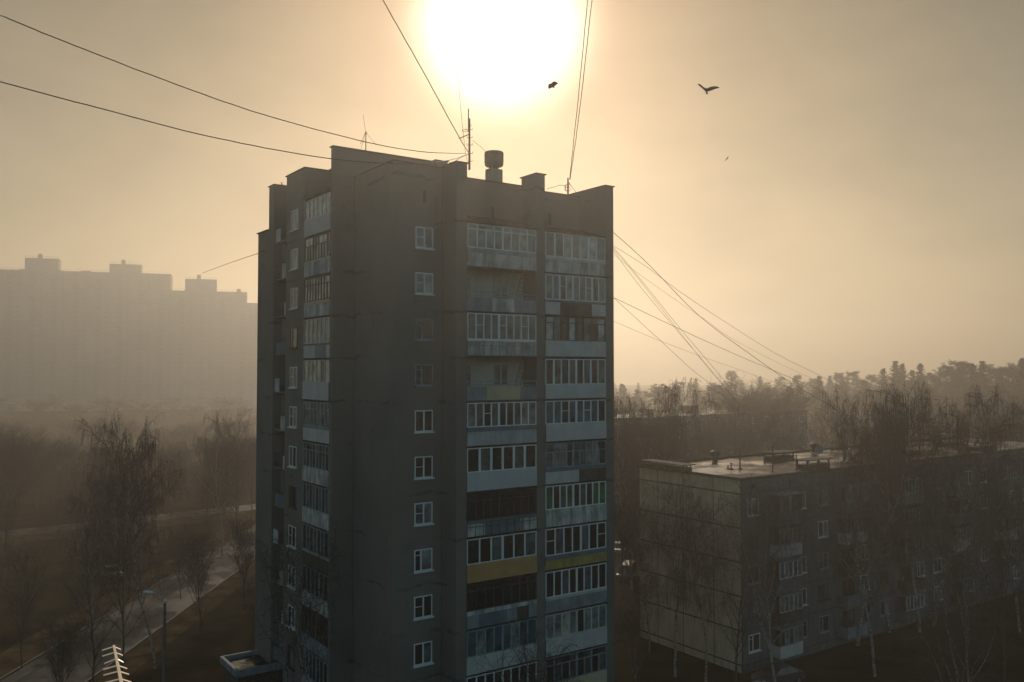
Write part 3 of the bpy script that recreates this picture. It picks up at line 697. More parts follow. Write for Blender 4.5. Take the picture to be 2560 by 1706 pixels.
canopy(2452, 1128, 3.6, 'covered vent shaft at the far right end of the low roof', 1.6)
canopy(2375, 1116, 2.6, 'boxy vent shaft beside the far pipe mast on the low roof', 2.0, 1.2)
canopy(2262, 1140, 3.0, 'covered vent shaft half hidden behind the weeping birches', 1.8, 1.0)
for (x, y, h, lb) in ((1850, 1173, 1.3, 'thin pipe with a foot on the wet roof'), (1828, 1174, .5, 'short pipe stub beside the thin pipe'), (1820, 1173, .35, 'shortest pipe stub on the wet roof'), (1991, 1173, 1.2, 'pipe standing left of the front vent canopy'), (2111, 1147, 1.0, 'pipe behind the front vent canopy'), (2437, 1125, .8, 'pipe between the two far vent shafts')):
    c = on_roof(x, y); t = thing('roof_pipe', c, lb, 'pipe', 'pipes on the low roof')
    mb = MB(); mb.tube([c, c+Z*h], .06, mast_m, 6); mb.build('pipe', t)
    mb = MB(); mb.tube([c, c+Z*.12], [.32, .1], mast_m, 8); mb.build('foot', t)
    if h > .45:
        mb = MB(); mb.tube([c+Z*h, c+Z*(h+.10)], [.13, .05], mast_m, 8); mb.build('cap', t)
def rmast(x, y, h, label):
    c = on_roof(x, y); t = thing('television_mast', c, label, 'antenna mast', 'television masts on the low roof')
    mb = MB(); mb.tube([c, c+Z*h], .055, mast_m, 6); mb.build('pole', t)
    for zz, l in ((h*.97, .5), (h*.75, .35), (h*.6, .3)):
        mb = MB(); mb.tube([c+Z*zz-a2*l, c+Z*zz+a2*l], .03, mast_m, 4); mb.build('crossarm', t)
rmast(1932, 1181, 2.3, 'television mast near the front edge of the low roof'); rmast(2395, 1121, 3.4, 'tall television mast far along the low roof')
# satellite dish
c = on_roof(2048, 1150); t = thing('satellite_dish', c, 'small grey satellite dish on the low roof behind the canopy', 'satellite dish')
mb = MB(); mb.tube([c, c+Z*.7], .04, mast_m, 6); mb.build('stand', t)
mb = MB(); cc = c+Z*1.0; nn = Vector((-.5, -.8, .35)).normalized(); xx = nn.orthogonal().normalized(); yy = nn.cross(xx)
for j in range(16):
    q0, q1 = 2*math.pi*j/16, 2*math.pi*(j+1)/16
    for (ra, da), (rb, db) in (((0, -.10), (.25, -.06)), ((.25, -.06), (.45, .03))):
        mb.poly([cc+nn*da+(xx*math.cos(q0)+yy*math.sin(q0))*ra, cc+nn*da+(xx*math.cos(q1)+yy*math.sin(q1))*ra, cc+nn*db+(xx*math.cos(q1)+yy*math.sin(q1))*rb, cc+nn*db+(xx*math.cos(q0)+yy*math.sin(q0))*rb], panel_grey)
mb.build('dish', t)
# ------------------------------------------------------------------ distant low block and hazy slab
def simple_block(name, P, ua, ub, L, D, H, label, m, cols, floors, roofm):
    t = thing(name, P, label, 'apartment block'); f = Fr(P, ua, ub); fw_ = Fr(P, ua, -ub)
    mb = MB(); f.box(mb, 0, L, 0, D, -.1, H-.3, m); mb.build('wall', t)
    mb = MB(); f.box(mb, -.2, L+.2, -.2, D+.2, H-.3, H, roofm); mb.build('roof', t)
    r_ = random.Random(5)
    for i in range(cols):
        for j in range(floors):
            u0 = L*(i+.5)/cols-.8; z0 = 1.5+j*2.8+.9
            mb = MB(); fw_.box(mb, u0, u0+1.6, .003, .03, z0, z0+1.4, white); o = mb.build('window', t)
            mb = MB(); fw_.box(mb, u0+.08, u0+1.52, .03, .045, z0+.08, z0+1.32, r_.choice([g_dark, g_mid])); mb.build('pane', o)
    return t
p2 = pt(1480, 1052, 158); 
fb2 = simple_block('distant_block', Vector((p2.x, p2.y, 0)), a2, b2, 62, 12, 16.0, 'second long panel block in the haze behind the tower and the birches', front_m, 16, 5, roof_m)
fx = Fr((p2.x, p2.y, 0), a2, b2)
for uu, vv, w_, h in ((8, 5, 2.5, 1.5), (18, 4, 1.2, 1.2), (30, 5, 3, 1.6), (43, 4, 1.4, 1.1), (52, 5, 2.5, 1.4)):
    mb = MB(); fx.box(mb, uu, uu+w_, vv, vv+2, 16, 16+h, brownp); mb.build('vent_block', fb2)
# far slab
YF = R(74); af = Vector((math.sin(YF), math.cos(YF), 0)); bf = Vector((-math.cos(YF), math.sin(YF), 0))
Pf = pt(0, 673, 520); 
slab = thing('distant_slab', (Pf.x, Pf.y, 0), 'huge stepped apartment slab fading into the haze on the left', 'apartment slab')
sd = {}
def uat(px):                                        # distance along the slab front at which it meets picture column px
    d = ray(px, 700); o = Vector((Pf.x, Pf.y, 0)); den = d.x*af.y-d.y*af.x
    lam = (o.x*af.y-o.y*af.x)/den; q = Vector((d.x*lam, d.y*lam, 0))-o; return q.dot(af), lam
def hat(px, py):
    u_, lam = uat(px); return CH+ray(px, py).z*lam
ff = Fr((Pf.x, Pf.y, 0), af, bf)
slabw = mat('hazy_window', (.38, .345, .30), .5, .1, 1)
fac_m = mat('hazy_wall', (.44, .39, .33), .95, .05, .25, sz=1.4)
secs = [(-60, 430, hat(200, 679)), (430, 700, hat(500, 727))]
mb = MB()
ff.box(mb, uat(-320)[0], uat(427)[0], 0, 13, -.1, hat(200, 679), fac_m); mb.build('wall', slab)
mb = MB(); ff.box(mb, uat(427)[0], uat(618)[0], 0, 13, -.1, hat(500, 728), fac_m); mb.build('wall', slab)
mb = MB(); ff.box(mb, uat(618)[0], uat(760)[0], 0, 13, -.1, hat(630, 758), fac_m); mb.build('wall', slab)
for (x0, x1, y0, yb) in ((58, 143, 643, 679), (271, 351, 658, 688), (462, 541, 696, 728)):
    mb = MB(); ff.box(mb, uat(x0)[0], uat(x1)[0], 3, 10, hat(x0, yb)-3, hat(x0, y0), fac_m); o = mb.build('machine_room', slab)
    mb = MB(); xm = (x0*.6+x1*.4); ff.box(mb, uat(xm-3)[0], uat(xm+7)[0], 5, 7, hat(x0, y0), hat(x0, y0-12), fac_m); mb.build('chimney', o)
    mb = MB(); 
    for q in range(9):
        uu = uat(x0)[0]+(uat(x1)[0]-uat(x0)[0])*q/8; ff.box(mb, uu-.06, uu+.06, 3.05, 3.15, hat(x0, y0), hat(x0, y0)+1.1, mast_m)
    ff.box(mb, uat(x0)[0], uat(x1)[0], 3.03, 3.12, hat(x0, y0)+1.05, hat(x0, y0)+1.15, mast_m); mb.build('railing', o)
for (x0, x1, y0) in ((45, 60, 672), (199, 225, 676), (403, 420, 690), (592, 602, 722), (143, 155, 675), (351, 363, 690)):
    mb = MB(); ff.box(mb, uat(x0)[0], uat(x1)[0], 2, 8, hat(x0, y0)-2.5, hat(x0, y0), fac_m); mb.build('parapet', slab)
for (xa, xb, yy) in ((-80, 57, 679), (157, 270, 679), (365, 425, 679), (430, 460, 728), (545, 616, 728)):
    mb = MB(); h = hat((xa+xb)/2 if False else 200, 679) if yy == 679 else hat(500, 728)
    ua_, ub_ = uat(xa)[0], uat(xb)[0]
    n = max(2, int((ub_-ua_)/2))
    for q in range(n+1):
        uu = ua_+(ub_-ua_)*q/n; ff.box(mb, uu-.04, uu+.04, .1, .18, h, h+1.0, mast_m)
    ff.box(mb, ua_, ub_, .09, .17, h+1.0, h+1.08, mast_m); mb.build('railing', slab)
fo = Fr((Pf.x, Pf.y, 0), af, -bf)
u_lo, u_hi = uat(0)[0], uat(636)[0]
nb = 12
for i in range(nb):                                  # columns of loggias running up the slab
    uu = u_lo+(u_hi-u_lo)*(i+.3)/nb
    top = hat(200, 679) if uu+3.2 < uat(427)[0] else (hat(500, 728) if uu+3.2 < uat(618)[0] else hat(630, 758))
    mb = MB(); k = int((top-3)/2.8)
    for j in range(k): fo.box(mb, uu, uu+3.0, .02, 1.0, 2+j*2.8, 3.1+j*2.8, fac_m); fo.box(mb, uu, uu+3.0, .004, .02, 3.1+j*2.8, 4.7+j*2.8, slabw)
    mb.build('balcony_column', slab)
for i in range(nb):
    uu = u_lo+(u_hi-u_lo)*(i+.75)/nb
    top = hat(200, 679) if uu+1.8 < uat(427)[0] else (hat(500, 728) if uu+1.8 < uat(618)[0] else hat(630, 758))
    mb = MB(); k = int((top-3)/2.8)
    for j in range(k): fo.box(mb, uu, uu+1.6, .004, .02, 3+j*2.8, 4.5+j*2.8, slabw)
    mb.build('window_column', slab)
# ------------------------------------------------------------------ trees
def rnd_unit(r): 
    v = Vector((r.gauss(0, 1), r.gauss(0, 1), r.gauss(0, 1))); return v.normalized()
def make_bare_tree(seed, H, spread=.28, droop=.6, trunk_r=.22, nl=18, first=.25, lean=(0, 0), forks=1, twigs=5, tw_len=1.6, tm=birch, tr=.014, asc=.75, limb_len=.42):
    r = random.Random(seed); tk = MB(); cr = MB()
    def grow(p, d, L, rad, lvl, bias, nseg):
        pts_ = [p.copy()]; rr = [rad]; dd = d.copy(); q = p.copy()
        for i in range(nseg):
            dd = (dd+rnd_unit(r)*.16+bias*(i/nseg)).normalized(); q = q+dd*(L/nseg); pts_.append(q.copy()); rr.append(rad*(1-.78*(i+1)/nseg))
        return pts_, rr
    stems = []
    base_d = Vector((lean[0], lean[1], 1)).normalized()
    pts_, rr = grow(Vector((0, 0, -.2)), base_d, H, trunk_r, 0, Vector((0, 0, .05)), 14)
    rr = [trunk_r*(1-.93*(i/14)**.9) for i in range(15)]
    tk.tube(pts_, rr, tm, 7); stems.append((pts_, rr, H))
    for f_ in range(forks-1):
        i = r.randint(4, 7); d = (Vector((r.uniform(-1, 1), r.uniform(-1, 1), 0))*.45+Z).normalized()
        p2_, r2_ = grow(pts_[i], d, H*(1-i/14)*.95, rr[i]*.75, 0, Vector((0, 0, .08)), 10)
        tk.tube(p2_, r2_, tm, 6); stems.append((p2_, r2_, H*(1-i/14)))
    limbs = []
    for si, (sp, sr, sh) in enumerate(stems):
        m_ = nl if si == 0 else nl//2
        for j in range(m_):
            t = (first if si == 0 else .15)+(1-(first if si == 0 else .15))*(j+r.random()*.8)/m_
            t = min(t, .985); x = t*(len(sp)-1); i = int(x); p = sp[i].lerp(sp[i+1], x-i) if i+1 < len(sp) else sp[i]
            az = j*2.4+r.uniform(-.5, .5); up = asc+r.uniform(-.25, .3)
            d = Vector((math.cos(az), math.sin(az), up)).normalized()
            prof = math.sin(math.pi*min(1, (1-t)*.9+.12))**.7
            L = H*limb_len*prof*r.uniform(.75, 1.15)*(spread/.28)
            rad = max(.03, sr[min(i, len(sr)-1)]*.55)
            lp, lr = grow(p, d, L, rad, 1, Vector((0, 0, .10 if droop < .3 else -.06)), 7)
            tk.tube(lp, lr, twig if rad < .05 else tm, 4, cap=False); limbs.append((lp, lr, L))
    for lp, lr, L in limbs:
        nb_ = max(3, int(L*1.9))
        for j in range(nb_):
            x = (.2+.8*(j+r.random())/nb_)*(len(lp)-1); x = min(x, len(lp)-1.001); i = int(x); p = lp[i].lerp(lp[i+1], x-i)
            ld = (lp[i+1]-lp[i]).normalized()
            d = (ld*.7+rnd_unit(r)*.75+Z*.25).normalized(); bl_ = L*.34*r.uniform(.6, 1.2)+.4
            bp, br = grow(p, d, bl_, max(tr*1.4, lr[i]*.45), 2, Vector((0, 0, -.35*droop)), 4)
            cr.tube(bp, br, twig, 3, cap=False)
            for k_ in range(twigs):
                x2 = min((.25+.75*r.random())*(len(bp)-1), len(bp)-1.001); i2 = int(x2); p2_ = bp[i2].lerp(bp[i2+1], x2-i2)
                d2 = ((bp[i2+1]-bp[i2]).normalized()*.6+rnd_unit(r)*.7-Z*droop*.3).normalized()
                tl = tw_len*r.uniform(.5, 1.2)
                q1 = p2_+d2*tl*.35; q2 = q1+(d2*(1-droop)-Z*droop).normalized()*tl*.35; q3 = q2+(d2*(1-droop)*.5-Z*droop).normalized()*tl*.4 if droop > 0 else q2+d2*tl*.3
                cr.tube([p2_, q1, q2, q3], [tr, tr*.8, tr*.7, tr*.45], twig, 3, cap=False)
    return tk, cr
def make_conifer(seed, H, kind='fir'):
    r = random.Random(seed); tk = MB(); cr = MB()
    tk.tube([(0, 0, -.2), (r.uniform(-.2, .2), r.uniform(-.2, .2), H*.5), (0, 0, H)], [H*.013, H*.008, .03], bark, 7)
    def spray(p, d, L, wd):
        side = d.cross(Z); side = side.normalized() if side.length > 1e-3 else Vector((1, 0, 0))
        n = max(4, int(L/.35))
        for i in range(n):
            q = p+d*L*(i+.5)/n; wl = wd*(1-.6*i/n)*r.uniform(.7, 1.2)
            for s_ in (-1, 1):
                e = q+side*s_*wl+d*.25*wl-Z*r.uniform(.05, .45)*wl
                o_ = (Z*r.uniform(.08, .22)+d*r.uniform(-.1, .1))
                cr.poly([q-d*.16, q+d*.2+o_, e+d*.12], needle)
                if r.random() < .5: cr.poly([q, e-Z*.3+d*r.uniform(-.2, .2), e+o_*.8], needle)
    if kind == 'fir':
        nt_ = int(H*2.6)
        for i in range(nt_):
            t = i/nt_; z = H*(.14+.86*t); L0 = H*.19*(1-t)**.85+.25; nb_ = 6 if t < .8 else 4
            for j in range(nb_):
                az = r.uniform(0, 6.28); L = L0*r.uniform(.55, 1.2); d = Vector((math.cos(az), math.sin(az), -.25+.75*t)).normalized()
                spray(Vector((0, 0, z)), d, L, max(.35, L*.30))
    else:
        for i in range(46):
            t = .42+.58*(i/46); az = r.uniform(0, 6.28); L = H*.20*math.sin(math.pi*min(1, (1-t)*1.35+.12))*r.uniform(.5, 1.15)+.6
            d = Vector((math.cos(az), math.sin(az), r.uniform(.1, .7))).normalized(); p = Vector((0, 0, H*t))
            tk.tube([p, p+d*L*.6, p+d*L], [.09, .06, .03], bark, 4, cap=False)
            for q in range(7):
                c_ = p+d*L*r.uniform(.35, 1.05)+rnd_unit(r)*.7
                for h in range(26):
                    v = rnd_unit(r); v.z *= .6; c1 = c_+v*r.uniform(.2, 1.0); e1 = rnd_unit(r)*.34; e2 = rnd_unit(r)*.34
                    cr.poly([c1, c1+e1, c1+e2], needle)
    return tk, cr
def tree_thing(name, tkcr, loc, label, cat='tree', group=None, rz=0, s=1.0):
    t = thing(name, loc, label, cat, group)
    for nm, mb in (('trunk', tkcr[0]), ('crown', tkcr[1])):
        o = mb.build(nm, origin=(0, 0, 0)); o.parent = t
    t.rotation_euler = (0, 0, rz); t.scale = (s, s, s); return t
PROTO = {}; TOP = {}
WIDTH = dict(weep_a=.72, weep_b=.66, weep_c=.78, up_a=.66, up_b=.62, bush=.85, birch_y=.8, spread=.9, fir_a=1.5, fir_b=1.6)
def plant(key, name, x, Y, ytop, label, group=None, rz=None, ztop=None, cat=None, wx=1.0):
    """stand a tree at picture column x and distance Y, tall enough to reach picture row ytop"""
    p = pt(x, ytop, Y); Hh = p.z; kind, args = KINDS_[key]
    r_ = random.Random(int(x*7+Y)); rz = r_.uniform(0, 6.28) if rz is None else rz
    if key not in PROTO:
        Href = 20.0
        tc_ = make_bare_tree(**args) if kind == 'bare' else make_conifer(**args)
        TOP[key] = max(max(v[2] for v in mb_.v) for mb_ in tc_ if mb_.v)
        t = tree_thing(name, tc_, (p.x, Y, 0), label, cat or 'tree', group); PROTO[key] = t
    else:
        t = copy_tree(PROTO[key]); t.name = name; t['label'] = label
        if group: t['group'] = group
        elif 'group' in t: del t['group']
        t['category'] = cat or 'tree'
    wx = wx*WIDTH.get(key, 1.0)
    s = Hh/TOP[key]; t.location = (p.x, Y, 0); t.rotation_euler = (0, 0, rz); t.scale = (s*wx, s*wx, s)
    return t
KINDS_ = {
 'weep_a': ('bare', dict(seed=11, H=22, droop=.85, nl=26, first=.30, tr=.019, twigs=8, tw_len=1.5, trunk_r=.24, asc=1.1, limb_len=.30)),
 'weep_b': ('bare', dict(seed=12, H=22, droop=.8, nl=24, first=.28, tr=.019, twigs=8, tw_len=1.4, trunk_r=.22, asc=1.3, limb_len=.32, forks=2)),
 'weep_c': ('bare', dict(seed=13, H=22, droop=.9, nl=24, first=.35, tr=.019, twigs=8, tw_len=1.7, trunk_r=.24, asc=.9, limb_len=.28)),
 'up_a': ('bare', dict(seed=21, H=20, droop=.15, nl=26, first=.18, twigs=5, tw_len=1.3, trunk_r=.24, tm=bark, asc=1.0, limb_len=.34)),
 'up_b': ('bare', dict(seed=22, H=20, droop=.25, nl=24, first=.22, twigs=5, tw_len=1.4, trunk_r=.20, tm=bark, asc=.8, forks=2, limb_len=.36)),
 'spread': ('bare', dict(seed=31, H=20, droop=.10, nl=22, first=.22, tr=.019, twigs=8, tw_len=1.5, trunk_r=.35, tm=bark, asc=.75, forks=4, spread=.34)),
 'bush': ('bare', dict(seed=41, H=12, droop=.1, nl=20, first=.10, twigs=5, tw_len=1.2, trunk_r=.14, tm=bark, asc=1.4, forks=5)),
 'birch_y': ('bare', dict(seed=51, H=18, droop=.3, nl=16, first=.25, twigs=4, tw_len=1.3, trunk_r=.17, asc=1.3, forks=4, limb_len=.36)),
 'fir_a': ('con', dict(seed=61, H=24)), 'fir_b': ('con', dict(seed=62, H=24)), 'pine_a': ('con', dict(seed=63, H=24, kind='pine')), 'pine_b': ('con', dict(seed=64, H=24, kind='pine')),
}
# trees by the road on the left
plant('weep_b', 'birch_tree', 398, 74, 1000, 'tallest bare birch beside the left road, its crown above all its neighbours', rz=1.0)
plant('up_b', 'bare_tree', 312, 71, 1125, 'leaning bare tree just left of the tallest birch by the road', rz=.6)
plant('weep_a', 'birch_tree', 236, 84, 1150, 'bare tree with arching drooping top left of the tallest birch', rz=2.0)
plant('up_a', 'bare_tree', 236, 66, 1300, 'dark bare tree beside the yagi antenna at the lower left', rz=.4, wx=1.1)
plant('bush', 'bare_tree', 505, 84, 1290, 'bushy many stemmed bare tree between the lamp and the tower', rz=.3)
plant('bush', 'bare_tree', 612, 92, 1262, 'bare tree against the left foot of the tower', rz=1.3)
plant('up_a', 'bare_tree', 455, 96, 1300, 'slim bare tree on the verge behind the lamp', rz=2.2)
plant('up_b', 'bare_tree', 60, 74, 1330, 'bare tree in the bottom left corner of the yard', rz=2.9)
plant('bush', 'bare_tree', 150, 62, 1520, 'low bare bush tree at the lower left edge', rz=4.0)
plant('up_a', 'bare_tree', 5, 100, 1230, 'bare tree at the left picture edge beyond the road', rz=5.0)
plant('birch_y', 'bare_tree', 772, 52, 1290, 'thin bare tree before the lower left balconies', rz=2.4, wx=.8)
GL = 'hazy bare trees beyond the left road'
for i, (x, Y, yt, k_) in enumerate(((560, 118, 1020, 'weep_a'), (600, 128, 1000, 'up_a'), (520, 125, 1075, 'up_b'), (20, 118, 1060, 'up_a'), (180, 130, 1080, 'up_a'), (430, 130, 1120, 'up_b'), (250, 145, 1095, 'up_b'), (0, 145, 1040, 'spread'), (630, 140, 1060, 'up_b'), (560, 150, 1080, 'spread'))):
    plant(k_, 'bare_tree', x, Y, yt, 'hazy bare tree in the row beyond the left road', GL)
# right of the tower
for (k_, nm, x, Y, yt, lb) in (
 ('weep_c', 'birch_tree', 1600, 104, 942, 'dense weeping birch whose crown stands just right of the tower edge'),
 ('weep_b', 'birch_tree', 1618, 98, 962, 'weeping birch in front of the dense one right of the tower'),
 ('weep_a', 'birch_tree', 1578, 100, 972, 'weeping birch between the tower edge and the dense birch'),
 ('weep_b', 'birch_tree', 2165, 86, 968, 'weeping birch between the left and middle tall ones above the low roof'),
 ('weep_a', 'birch_tree', 2290, 84, 955, 'weeping birch left of the rightmost tall one above the low roof'),
 ('up_b', 'birch_tree', 2248, 90, 945, 'upright birch among the weeping ones above the low roof'),
 ('weep_a', 'birch_tree', 1560, 108, 985, 'weeping birch half hidden by the right edge of the tower'),
 ('weep_b', 'birch_tree', 1655, 112, 975, 'weeping birch right of the dense one beside the tower'),
 ('weep_c', 'birch_tree', 1845, 150, 985, 'weeping tree in haze behind the steep wires'),
 ('up_a', 'bare_tree', 1720, 128, 1035, 'slender bare tree before the second block'),
 ('up_b', 'bare_tree', 1790, 124, 1040, 'second slender bare tree before the second block'),
 ('weep_b', 'birch_tree', 1900, 118, 1035, 'birch behind the low roof, left of the roof mast'),
 ('weep_a', 'birch_tree', 1985, 116, 1010, 'birch behind the low roof, right of the roof mast'),
 ('up_a', 'bare_tree', 2040, 112, 1000, 'bare tree behind the low roof under the long wires'),
 ('weep_c', 'birch_tree', 2135, 80, 950, 'left one of the tall weeping birches rising above the low roof'),
 ('weep_b', 'birch_tree', 2215, 84, 940, 'middle weeping birch rising above the low roof'),
 ('weep_c', 'birch_tree', 2325, 86, 960, 'right one of the tall weeping birches above the low roof'),
 ('weep_a', 'birch_tree', 2180, 72, 1110, 'birch with pale trunk before the middle of the facade'),
 ('birch_y', 'birch_tree', 1935, 66, 1165, 'slim pale birch before the front balconies of the low block'),
 ('birch_y', 'birch_tree', 2415, 56, 1255, 'big pale forked birch in the bottom right corner'),
 ('up_b', 'birch_tree', 2500, 66, 1150, 'bare tree at the right edge behind the forked birch'),
 ('weep_a', 'birch_tree', 2540, 84, 1040, 'weeping tree at the right edge of the picture'),
 ('birch_y', 'birch_tree', 2380, 50, 1480, 'young birch beside the foot of the forked birch'),
 ('weep_c', 'birch_tree', 1685, 72, 1178, 'birch before the left half of the gable wall'),
 ('weep_a', 'birch_tree', 1762, 70, 1205, 'drooping birch before the middle of the gable wall'),
 ('up_a', 'bare_tree', 1832, 68, 1230, 'bare tree before the right half of the gable wall'),
 ('weep_b', 'birch_tree', 1622, 78, 1210, 'birch at the left corner of the gable wall'),
 ('birch_y', 'birch_tree', 1590, 66, 1500, 'young birch in the gap between tower and low block'),
 ('birch_y', 'birch_tree', 1312, 42, 1560, 'young birch whose top shows before the lowest balconies'),
 ('up_b', 'bare_tree', 1556, 96, 1060, 'bare tree in the gap beside the right tower edge'),
):
    plant(k_, nm, x, Y, yt, lb)
# dense undergrowth beyond the left road
rt = random.Random(17); mb = MB()
for i in range(5200):
    q = rt.random(); bx = -150+122*q+rt.uniform(-3, 3); by = 140+62*q+rt.uniform(-12, 12)+6*math.sin(q*17)
    hh = rt.uniform(2.0, 5.0)+2.5*math.sin(q*23)**2*rt.random(); a_ = rt.uniform(0, 6.28); l_ = rt.uniform(.1, 1.4)
    p0 = Vector((bx, by, 0)); p1 = p0+Vector((math.cos(a_)*l_*.5, math.sin(a_)*l_*.5, hh*.6)); p2_ = p0+Vector((math.cos(a_)*l_*1.6, math.sin(a_)*l_*1.6, hh))
    mb.tube([p0, p1, p2_], [.03, .022, .01], twig, 3, cap=False)
    for _ in range(3):
        c_ = p0.lerp(p2_, rt.uniform(.3, .9)); v = rnd_unit(rt); v.z = abs(v.z)*.8; mb.tube([c_, c_+v*rt.uniform(.5, 1.3)], [.016, .006], twig, 3, cap=False)
tag(mb.build('undergrowth'), 'dark leafless thicket in the fog beyond the left road', kind='stuff')
for i, (x, Y, yt, k_) in enumerate(((30, 150, 1075, 'spread'), (95, 160, 1085, 'spread'), (150, 150, 1100, 'up_a'), (205, 165, 1095, 'spread'), (275, 155, 1110, 'spread'), (330, 160, 1115, 'up_b'), (400, 165, 1095, 'spread'), (455, 170, 1100, 'spread'), (510, 165, 1090, 'up_a'), (575, 175, 1075, 'spread'), (620, 170, 1080, 'spread'), (-20, 165, 1070, 'spread'))):
    plant(k_, 'bare_tree', x, Y, yt, 'hazy bare tree in the row beyond the left road', GL, wx=1.5)
for i in range(13): plant(['spread', 'up_b', 'spread', 'up_a'][i % 4], 'bare_tree', -20+i*52+(i*37 % 23), 235+(i*53 % 60), 1030+(i*29 % 34), 'faint bare tree far behind the left thicket', 'faint bare trees before the far slab', wx=1.9)
for i in range(14): plant(['spread', 'up_b', 'spread', 'up_a'][i % 4], 'bare_tree', -25+i*50+(i*31 % 27), 380+(i*53 % 60), 982+(i*23 % 34), 'faintest bare tree at the foot of the far slab', 'faintest bare trees at the foot of the far slab', wx=2.2)
GR = 'bare trees in the haze behind the low block'
for i, (x, Y, yt, k_) in enumerate(((1640, 140, 1005, 'spread'), (1765, 138, 1012, 'up_b'), (1850, 140, 1002, 'spread'), (1935, 148, 990, 'up_a'), (1700, 142, 1020, 'spread'), (1880, 190, 920, 'spread'), (1935, 185, 935, 'spread'), (1690, 150, 1010, 'up_b'), (2090, 130, 990, 'up_b'), (2370, 125, 985, 'up_a'), (2440, 130, 985, 'up_b'), (2500, 125, 975, 'spread'), (2550, 135, 965, 'up_b'), (2420, 112, 1010, 'weep_b'), (1800, 175, 965, 'up_b'), (1740, 150, 1020, 'up_a'))):
    plant(k_, 'bare_tree', x, Y, yt, 'hazy bare tree behind the low block', GR)
GC = 'conifers of the hazy wood on the right'
for (x, Y, yt, k_) in ((1700, 250, 952, 'pine_a'), (1740, 255, 945, 'fir_a'), (1660, 260, 965, 'pine_b'), (1610, 270, 975, 'pine_a'), (1830, 260, 925, 'pine_b'), (1990, 240, 935, 'pine_a'), (2048, 190, 940, 'fir_b'), (2100, 240, 930, 'pine_b'), (2130, 230, 925, 'pine_a'), (2208, 200, 920, 'fir_a'), (2238, 200, 902, 'fir_b'), (2255, 205, 908, 'fir_a'), (2280, 200, 925, 'fir_b'), (2300, 196, 908, 'fir_a'), (2345, 190, 940, 'pine_a'), (2362, 190, 915, 'pine_b'), (2390, 190, 897, 'pine_a'), (2418, 185, 905, 'pine_b'), (2456, 190, 902, 'fir_b'), (2430, 180, 908, 'fir_a'), (2490, 190, 915, 'pine_a'), (2520, 185, 915, 'pine_b'), (2556, 178, 895, 'fir_a'), (2585, 178, 890, 'pine_a'), (2180, 235, 935, 'pine_b'), (2325, 220, 930, 'pine_b'), (1780, 280, 955, 'pine_b'), (1900, 280, 940, 'fir_a'), (1950, 280, 940, 'pine_a'), (2030, 260, 945, 'pine_b'), (2075, 265, 940, 'fir_b'), (2400, 230, 905, 'fir_a'), (2470, 225, 908, 'pine_b'), (2540, 225, 905, 'pine_b'), (1560, 285, 975, 'pine_b'), (2630, 175, 885, 'fir_b'), (2680, 180, 890, 'pine_b')):
    plant(k_, 'fir_tree' if k_.startswith('fir') else 'pine_tree', x, Y*1.7, yt, 'hazy %s in the wood on the right' % ('fir' if k_.startswith('fir') else 'pine'), GC)
r_ = random.Random(98)
for i in range(24):                                  # lower firs filling the wood between the tall trunks
    plant(['fir_a', 'fir_b', 'pine_b'][i % 3], 'pine_tree' if i % 3 == 2 else 'fir_tree', 1560+i*45+r_.uniform(-14, 14), r_.uniform(290, 350), r_.uniform(945, 985)-max(0, i-12)*2, 'lower %s filling the hazy wood on the right' % ('pine' if i % 3 == 2 else 'fir'), GC, wx=1.5)
r_ = random.Random(99)
for i in range(26):                                  # deeper rows of the wood, seen between the nearer trunks
    x = 1500+i*45+r_.uniform(-15, 15); Y = r_.uniform(560, 640)
    k_ = r_.choice(['pine_a', 'pine_b', 'fir_a']); plant(k_, 'pine_tree' if k_[0] == 'p' else 'fir_tree', x, Y, r_.uniform(948, 965), 'faint %s at the back of the wood' % ('pine' if k_[0] == 'p' else 'fir'), GC)
